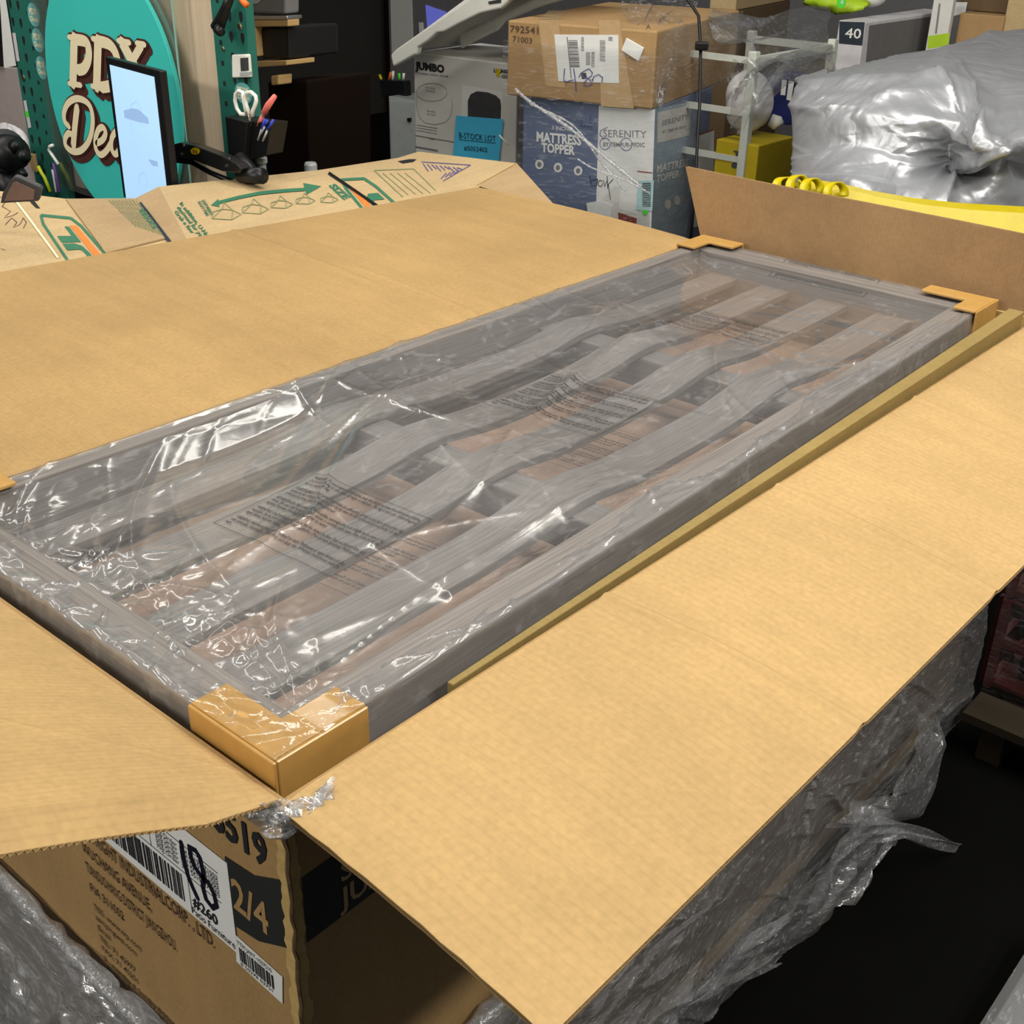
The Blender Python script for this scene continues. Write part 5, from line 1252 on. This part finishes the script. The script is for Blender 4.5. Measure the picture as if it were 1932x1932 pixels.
# grey box with the line drawing of a pouf
ju = Crate.fit((780, 98), 4.72, 4, 976, None, z0=0.0, d=.42)
jt = thing('pouf_box', 'pale grey product box with drawing of a round seat and blue note', 'carton', ju.mid())
ju.body(M['greybox'], jt, bevel=.005)
F = ju.front
text_px('lettering', F, 'JUMBO', (786, 130), (839, 137), 14, M['ink'], jt, bold=.05)
text_px('lettering', F, 'OTTOMAN  LIVING  ROOM', (783, 139), (846, 146), 4, M['paper_dk'], jt)
lines_px('line_drawing', F, [ell(815, 174, 29, 17, 30), [(786, 180), (787, 205), (792, 222), (803, 232), (820, 235), (840, 231), (850, 220), (854, 200), (852, 186)]], .0016, M['paper_dk'], jt)
mb = MB()
for k in range(2): text(mb, F.sub(*fpx(F, 803, 166 + 6 * k)), 'soft round seat', 0, 0, .012, width=.05, lift=.0016)
for k in range(2): text(mb, F.sub(*fpx(F, 806, 210 + 6 * k)), 'deep cushion', 0, 0, .012, width=.045, lift=.0016)
for k in range(3): rect(mb, F.sub(*fpx(F, 786, 236 + 5 * k), 0, 0), 0, 0, .11, .002, .0014)
rect(mb, F.sub(*fpx(F, 784, 256)), 0, 0, .26, .003, .0014); rect(mb, F.sub(*fpx(F, 810, 262)), 0, 0, .03, .006, .0014); rect(mb, F.sub(*fpx(F, 784, 278)), 0, 0, .12, .006, .0014)
mb.build('fine_print', M['paper_dk'], jt)
poly_part('photo_panel', F, [(872, 160), (948, 172), (946, 290), (868, 286)], M['paper'], jt, .0006)
poly_part('photo_of_pouf', F, [(883, 222), (883, 190), (888, 178), (900, 172), (920, 174), (936, 180), (944, 188), (946, 200), (945, 228), (900, 226)], M['charcoal'], jt, .0012)
text_px('lettering', F, 'LOUNGE', (932, 136), (962, 139), 7, M['ink'], jt, bold=.05); text_px('lettering', F, 'CO.', (947, 147), (960, 148), 6, M['ink'], jt, bold=.05)
poly_part('yellow_mark', F, [(937, 129), (944, 131), (944, 145), (937, 143)], M['yellow'], jt, .0024)
nt_ = thing('blue_note', 'bright blue paper note stuck on the pale grey box', 'paper note', F.p(*fpx(F, 900, 300)))
Fn = Fr(F.p(0, 0, .008), F.u, F.v)
MB().prism(Fn, fpts(Fn, [(861, 218), (855, 294), (941, 306), (950, 225)]), 0, .001).build('sheet', M['note'], nt_)
Fn = Fr(F.p(0, 0, .0092), F.u, F.v)
text_px('lettering', Fn, 'B-STOCK LOT', (866, 260), (936, 267), 11, M['ink'], nt_, bold=.0); text_px('lettering', Fn, '#5052402', (876, 283), (920, 287), 9, M['ink'], nt_, bold=.0)
lines_px('underline', Fn, [[(866, 263), (935, 270)]], .0018, M['ink'], nt_)
tube_px('plastic_tie', [(942, 255), (948, 262), (960, 274)], .003, M['white'], nt_, d=4.50)

# white plastic lid leaning over the grey box
wl = thing('plastic_tub', 'white moulded plastic tub lying tilted on the pale grey box', 'plastic tub', dep(850, 95, 4.75))
def plate(name, prof, depth, th, parent, mat='white', back=.5):
    Fp = Fr(dep(*prof[0], depth), -ju.front.u * -1, UP); Fp = Fr(dep(prof[0][0], prof[0][1], depth), Vector((0, -1, 0)), Vector((0, 0, 1)))
    mb = MB(); mb.prism(Fp, fpts(Fp, prof)[::-1], -back, 0); return mb.build(name, M[mat], parent, bevel=.008, seg=3)
plate('rim', [(736, 104), (745, 94), (790, 62), (840, 28), (880, 0), (930, -36), (1040, -60), (1040, -30), (960, 2), (944, 17), (905, 26), (868, 44), (836, 61), (823, 63), (806, 78), (788, 90), (784, 103), (741, 127)], 4.62, .1, wl, back=.03)
plate('panel', [(750, 92), (880, -4), (930, -40), (1040, -66), (1040, -58), (932, -30), (884, 2), (752, 98)], 4.65, .1, wl, back=.42)
plate('fin', [(864, 64), (905, 46), (944, 24), (960, 8), (1040, -30), (1090, -40), (1090, -10), (1008, 18), (950, 42), (936, 58), (868, 92)], 4.75, .1, wl, back=.02)
poly_part('slot', Fr(dep(736, 104, 4.62) + Vector((-.0005, 0, 0)), (0, -1, 0), (0, 0, 1)), [(921, 3), (946, -2), (946, 5), (923, 8)], M['charcoal'], wl, .001)

# film and strap round the stack
wf = thing('stretch_film_wrap', 'glossy stretch film around the brown carton and mattress boxes', 'stretch film', ma.mid())
def film_face(name, F, w, h0, h1, seed, off=.012, amp=.006):
    n1, n2 = 60, 90; A_ = np.linspace(-.01, w + .01, n1); B_ = np.linspace(h0, h1, n2); AA, BB = np.meshgrid(A_, B_, indexing='ij')
    dd = off + amp * .5 * noise2(AA * .6, BB * 3, seed, kmin=10, kmax=90)
    o, u, v, n = (np.array(q) for q in (F.o, F.u, F.v, F.n))
    G = o + AA[..., None] * u + BB[..., None] * v + np.maximum(dd, .003)[..., None] * n
    return MB().grid(G).build(name, M['wrap_thin'], wf, smooth=True)
film_face('front_film', br.front, br.w, .0, br.h * .75, 41)
film_face('front_film', ma.front, ma.w, .25, ma.h - .005, 42)
film_face('side_film', br.right, br.d, 0, br.h, 43); film_face('side_film', ma.right, ma.d, .3, ma.h - .005, 44)
dpt = lambda px, py, d=3.93: dep(px, py, d)
rope('film_rope', [dpt(972, 168), dpt(990, 184), dpt(1008, 198), dpt(1040, 218, 3.92), dpt(1085, 250, 3.9), dpt(1140, 295, 3.88), dpt(1210, 352, 3.86)], .006, wf)
rope('film_rope', [dpt(1000, 196), dpt(1080, 236), dpt(1130, 300, 3.9), dpt(1180, 360, 3.88)], .0035, wf)
rope('film_rope', [dpt(1090, 300, 3.9), dpt(1120, 318, 3.88), dpt(1180, 340, 3.86), dpt(1228, 366, 3.85)], .003, wf)
sheet('film_veil', 'wrap_thin', wf, [(dpt(1160, -10, 4.2), dpt(1330, -10, 4.2)), (dpt(1185, 30, 4.05), dpt(1290, 30, 4.1)), (dpt(1195, 60, 3.95), dpt(1280, 70, 4.0)), (dpt(1235, 90, 3.95), dpt(1275, 120, 4.0)), (dpt(1238, 200, 3.94), dpt(1248, 200, 3.97))], amp=.012, seed=12, k=30)
st_ = thing('strap', 'thin black strap with a buckle running down the stacked boxes', 'strap', dep(1310, 450, 4.0))
tube_px('webbing', [(1290, -10), (1305, 10), (1318, 30), (1322, 90), (1320, 200), (1316, 260), (1313, 330), (1303, 460)], .0055, M['black'], st_, d=3.98)
mb = MB(); Fk = Fr(dep(1324, 86, 3.96), (.6, -.8, 0), UP); mb.fbox(Fk, (-.022, -.014, -.01), (.022, .012, .012)); mb.build('buckle', M['black'], st_, bevel=.005)

# ================================================================== white metal rack and what stands in it
wr = thing('metal_rack', 'white metal shelf rack beside the stacked boxes', 'rack', dep(1410, 340, 4.0))
Pp = dep(1424, 97, 4.0)
def post(p): MB().box((p.x - .015, p.y - .015, 0), (p.x + .015, p.y + .015, p.z)).build('post', M['whitemetal'], wr, bevel=.003)
dback = solve(Pp, Vector((1, 0, 0)), px=1573)
ends = [Pp, Pp + Vector((dback, 0, 0)), Pp + Vector((0, .34, 0)), Pp + Vector((dback, .34, 0))]
for p in ends: post(p)
for zz in (solve(Pp, -UP, py=115), solve(Pp, -UP, py=214), solve(Pp, -UP, py=302)):
    z = Pp.z - zz
    MB().box((Pp.x - .008, Pp.y, z - .01), (Pp.x + .008, Pp.y + .34, z + .01)).build('rail', M['whitemetal'], wr)
    if zz < .1:
        MB().box((Pp.x, Pp.y - .008, z - .013), (Pp.x + dback, Pp.y + .008, z + .013)).build('rail', M['whitemetal'], wr)
        MB().box((Pp.x + dback - .008, Pp.y, z - .013), (Pp.x + dback + .008, Pp.y + .34, z + .013)).build('rail', M['whitemetal'], wr)
yb = Crate.fit((1352, 262), 4.2, 0, 1432, 1500, z0=0.0)
yt = thing('yellow_carton', 'mustard yellow carton low inside the white metal rack', 'carton', yb.mid()); yb.body(M['yellowbox'], yt)
poly_part('printed_symbol', yb.front, [(1384, 284), (1398, 285), (1398, 288), (1393, 288), (1393, 295), (1388, 295), (1388, 288), (1384, 287)], M['charcoal'], yt, .001)
mb = MB(); poly(mb, yb.front, fpts(yb.front, ell(1386, 312, 6, 6)), .001); mb.build('printed_symbol', M['charcoal'], yt)
nb_ = Crate.fit((1440, 142), 4.45, 0, 1500, 1530, z0=yb.P.z + .002, d=.2)
ntb = thing('navy_carton', 'navy blue carton with white tags standing on the yellow carton', 'carton', nb_.mid()); nb_.body(M['navy'], ntb)
poly_part('white_tag', nb_.front, [(1476, 150), (1485, 151), (1482, 180), (1473, 179)], M['paper'], ntb, .002); poly_part('white_tag', nb_.front, [(1489, 152), (1499, 153), (1493, 190), (1484, 188)], M['paper'], ntb, .002)
tube_px('white_handle', [(1453, 226), (1466, 232), (1470, 238)], [.022, .026, .02], M['white'], ntb, d=4.3, n=14)
lump('white_sack', 'pale plastic sack with blue print inside the white metal rack', 'sack', dep(1412, 190, 4.22), (.08, .085, .10), 'cloth', 8, .10)
tag(pxbox('blue_label', Fr(dep(1405, 178, 4.16), (0, -1, 0), UP), [(1401, 162), (1414, 162), (1414, 195), (1400, 194)], 0, .002, M['navy'], None), 'dark blue label on the pale sack in the white rack', 'label')
fg = thing('stretch_film_wrap', 'greyish bunched film draped over the top of the white rack', 'stretch film', dep(1480, 120, 4.1))
sheet('film_sheet', 'wrap_veil', fg, [(dpt(1340, 15, 4.3), dpt(1340, 60, 4.1)), (dpt(1430, 35, 4.3), dpt(1420, 95, 4.0)), (dpt(1500, 15, 4.5), dpt(1490, 130, 4.1)), (dpt(1560, 12, 4.6), dpt(1570, 120, 4.2))], amp=.016, seed=15, k=20)
sheet('film_sheet', 'wrap_veil', fg, [(dpt(1380, 118, 4.05), dpt(1380, 260, 4.0)), (dpt(1420, 112, 3.97), dpt(1424, 220, 3.96)), (dpt(1500, 100, 4.1), dpt(1480, 150, 4.05)), (dpt(1575, 85, 4.3), dpt(1570, 140, 4.25))], amp=.02, seed=17, k=22)
fo = Crate.fit((1583, 38), 4.7, 0, 1633, 1790, z0=0.0)
ft = thing('appliance_box', 'pale box with navy corner panel numbered 40 behind the silver tarp', 'carton', fo.mid()); fo.body(M['cloth'], ft)
poly_part('navy_panel', fo.front, [(1584, 40), (1632, 42), (1627, 86), (1583, 82)], M['navy40'], ft, .001)
text_px('lettering', fo.front, '40', (1594, 71), (1624, 73), 19, M['paper'], ft, bold=.01)
poly_part('side_picture', fo.right, [(1640, 48), (1780, 28), (1776, 130), (1630, 150)], M['greywall'], ft, .001)
# bagged things on top of it
lump('white_dome', 'white domed item lying on the pale box numbered 40', 'dome', dep(1640, -8, 4.9), (.08, .07, .045), 'paper', 5, .06)
lump('green_packet', 'lime green leafy packet beside the white dome', 'packet', dep(1580, 8, 4.85), (.05, .12, .03), 'limegreen', 6, .35)
gb = MB(); Fg = Fr(dep(1588, 4, 4.75), (0, -1, 0), UP); gb.prism(Fg, ell(0, 0, .019, .022, 20), 0, .004); go = gb.build('green_badge', M['greenneon']); tag(go, 'round green badge with a 4 near the top edge', 'badge')
text_px('badge_print', Fr(Fg.p(0, 0, .0045), Fg.u, Fg.v), '4', (1585, 9), (1591, 9), 10, M['paper'], go)
sl = Crate.fit((1768, -40), 4.85, 0, 1806, 1812, z0=0.0)
stb = thing('slim_box', 'slim white box with a lime green foot right of the numbered box', 'carton', sl.mid()); sl.body(M['greybox'], stb)
poly_part('green_foot', sl.front, [(1752, 68), (1792, 62), (1790, 86), (1750, 92)], M['limegreen'], stb, .001); lines_px('line_drawing', sl.front, [[(1773, 8), (1766, 62)]], .008, M['paper_dk'], stb)
c1 = Crate.fit((1812, 24), 4.9, 0, 1896, 1950, z0=0.0); t = thing('brown_carton', 'dark brown carton behind the top of the silver tarp', 'carton', c1.mid()); c1.body(M['brownbox'], t)
c2 = Crate(c1.P + Vector((.1, .05, .30)), 0, .30, .4, .298); t = thing('brown_carton', 'dark brown carton highest at the top right', 'carton', c2.mid()); c2.body(M['darkbox'], t); poly_part('white_label', c2.front, [(1797, 4), (1826, 4), (1822, 24), (1800, 30)], M['paper'], t, .004)
c3 = Crate.fit((1908, -30), 4.75, 0, 2010, 2100, z0=0.0); t = thing('tan_carton', 'tan carton at the right edge above the silver tarp', 'carton', c3.mid()); c3.body(M['moving'], t)
c4 = Crate.fit((1345, -60), 5.2, 10, 1395, 1500, bottom_py=20); t = thing('tan_carton', 'tan carton cut by the top edge above the white rack', 'carton', c4.mid()); c4.body(M['moving'], t)
c5 = Crate(c4.base - UP * .002, math.radians(10), c4.w, c4.d, c4.base.z - .002); t = thing('dark_carton', 'shadowed carton stack behind the white metal rack', 'carton', c5.mid()); c5.body(M['darkbox'], t)

# ================================================================== silver tarp
def crom(P, t):
    n = len(P) - 1; t = min(max(t, 0), 1) * n; k = min(int(t), n - 1); f = t - k
    a, b, c, d = P[max(k - 1, 0)], P[k], P[k + 1], P[min(k + 2, n)]
    return .5 * (2 * b + (c - a) * f + (2 * a - 5 * b + 4 * c - d) * f * f + (3 * b - a - 3 * c + d) * f ** 3)
rowsT = [[(1512, 154, 3.95), (1600, 136, 4.0), (1700, 108, 4.1), (1785, 95, 4.15), (1860, 76, 4.2), (1940, 64, 4.2), (2150, 40, 4.2)],
         [(1505, 151, 3.72), (1600, 130, 3.78), (1700, 102, 3.88), (1775, 90, 3.92), (1850, 70, 3.98), (1932, 58, 4.02), (2150, 30, 4.0)],
         [(1503, 160, 3.52), (1600, 154, 3.38), (1700, 142, 3.34), (1790, 132, 3.32), (1860, 158, 3.3), (1932, 160, 3.3), (2150, 150, 3.3)],
         [(1498, 230, 3.45), (1600, 215, 3.24), (1700, 205, 3.14), (1800, 222, 3.10), (1870, 250, 3.02), (1932, 240, 3.02), (2150, 230, 3.0)],
         [(1495, 285, 3.43), (1600, 275, 3.22), (1700, 270, 3.12), (1800, 272, 3.16), (1895, 284, 2.92), (1940, 282, 3.0), (2150, 280, 3.0)],
         [(1492, 320, 3.40), (1600, 325, 3.12), (1700, 335, 3.12), (1800, 318, 3.20), (1890, 300, 3.05), (1932, 330, 3.12), (2150, 340, 3.1)],
         [(1488, 400, 3.36), (1600, 420, 3.04), (1700, 435, 3.06), (1800, 440, 3.10), (1900, 450, 3.16), (1960, 450, 3.18), (2150, 470, 3.15)]]
C_ = [[np.array(dep(*q)) for q in row] for row in rowsT]
C_.append([np.array((p[0], p[1], 0.0)) for p in C_[-1]])
for row in C_:                                            # left side turns back to the rear
    back = row[0] + np.array((.30, .06, 0)); row.insert(0, back)
nu, nv = 150, 130; G = np.zeros((nu + 1, nv + 1, 3))
for i in range(nu + 1):
    colp = [crom(row, i / nu) for row in C_]
    for j in range(nv + 1): G[i, j] = crom(colp, j / nv)
U, V = np.meshgrid(np.linspace(0, 1, nu + 1), np.linspace(0, 1, nv + 1), indexing='ij')
gu = np.gradient(G, axis=0); gv = np.gradient(G, axis=1); nn_ = np.cross(gv, gu); nn_ /= np.linalg.norm(nn_, axis=-1, keepdims=True) + 1e-9
r = np.random.default_rng(77)
kn = (.70, .56)                                           # a knot the folds run to
cr = [(r.uniform(.12, .9), r.uniform(.1, .7), r.uniform(-.9, .5), r.uniform(.03, .12), r.uniform(.008, .02), r.uniform(-.016, .018)) for _ in range(46)]
for k in range(14):
    a = r.uniform(2.0, 4.6); d = r.uniform(.06, .22); cr.append((kn[0] + d * math.cos(a), kn[1] + d * math.sin(a), a, d * .7, r.uniform(.006, .014), r.uniform(.01, .045)))
cr.append((kn[0] - .10, kn[1] + .08, -.5, .12, .014, .03)); cr.append((.45, .32, .1, .3, .02, .02))
disp = np.clip(V / .14, .1, 1) * creases(U, V, cr) + .010 * noise2(U, V, 55, kmin=6, kmax=50) + creases(U, V, [(r.uniform(.1, .95), r.uniform(.08, .7), r.uniform(-1.2, 1.2), r.uniform(.012, .05), r.uniform(.004, .009), r.uniform(-.005, .007)) for _ in range(110)])
sgn = 1.0 if (nn_[nu // 2, nv // 3] @ (np.array(CAM) - G[nu // 2, nv // 3])) > 0 else -1.0
G = G + nn_ * (disp * sgn)[..., None]
G[..., 2] = np.maximum(G[..., 2], .004)
tp = MB().grid(G).build('silver_tarp', M['silver'], None, smooth=True)
tag(tp, 'crumpled silver tarpaulin draped over a bulky pile beyond the upright flap', 'tarpaulin')

# yellow tote edge with loops
yw = thing('yellow_tote', 'bright yellow plastic tote edge with strap loops behind the upright flap', 'tote', dep(1700, 460, 2.85))
def band(name, pts, hpx, d, parent, th=.004):
    mb = MB(); A_ = [dep(a, b, d) for a, b in pts]; B_ = [dep(a, b + hpx, d) - UP * 0 for a, b in pts]
    n = len(A_); back = Vector((th, th, 0)); vs = A_ + B_ + [p + back for p in A_] + [p + back for p in B_]
    fs = []
    for i in range(n - 1):
        fs += [(i, i + 1, n + i + 1, n + i), (2 * n + i, 3 * n + i, 3 * n + i + 1, 2 * n + i + 1), (i, 2 * n + i, 2 * n + i + 1, i + 1), (n + i, n + i + 1, 3 * n + i + 1, 3 * n + i)]
    return mb.add(vs, fs).build(name, M['yellow'], parent)
band('rim', [(1520, 352), (1560, 352), (1600, 358), (1660, 372), (1740, 386), (1830, 396), (1932, 402), (2100, 410)], 120, 2.85, yw, .05)
def loop(c, rx, ry, d):
    P_ = [dep(c[0] + rx * math.cos(t), c[1] - ry * math.sin(t), d + .03 * math.cos(t)) for t in np.linspace(-.3, math.pi + .3, 20)]
    mb = MB(); vs = []
    for p in P_: vs += [p + Vector((.009, -.006, 0)), p - Vector((.009, -.006, 0))]
    mb.add(vs, [(2 * i, 2 * i + 2, 2 * i + 3, 2 * i + 1) for i in range(len(P_) - 1)]); o = mb.build('strap_loop', M['yellow'], yw, smooth=True)
    s_ = o.modifiers.new('t', 'SOLIDIFY'); s_.thickness = .004
loop((1480, 350), 16, 13, 2.8); loop((1506, 352), 17, 19, 2.8); loop((1532, 358), 17, 19, 2.8); loop((1577, 364), 17, 18, 2.8)
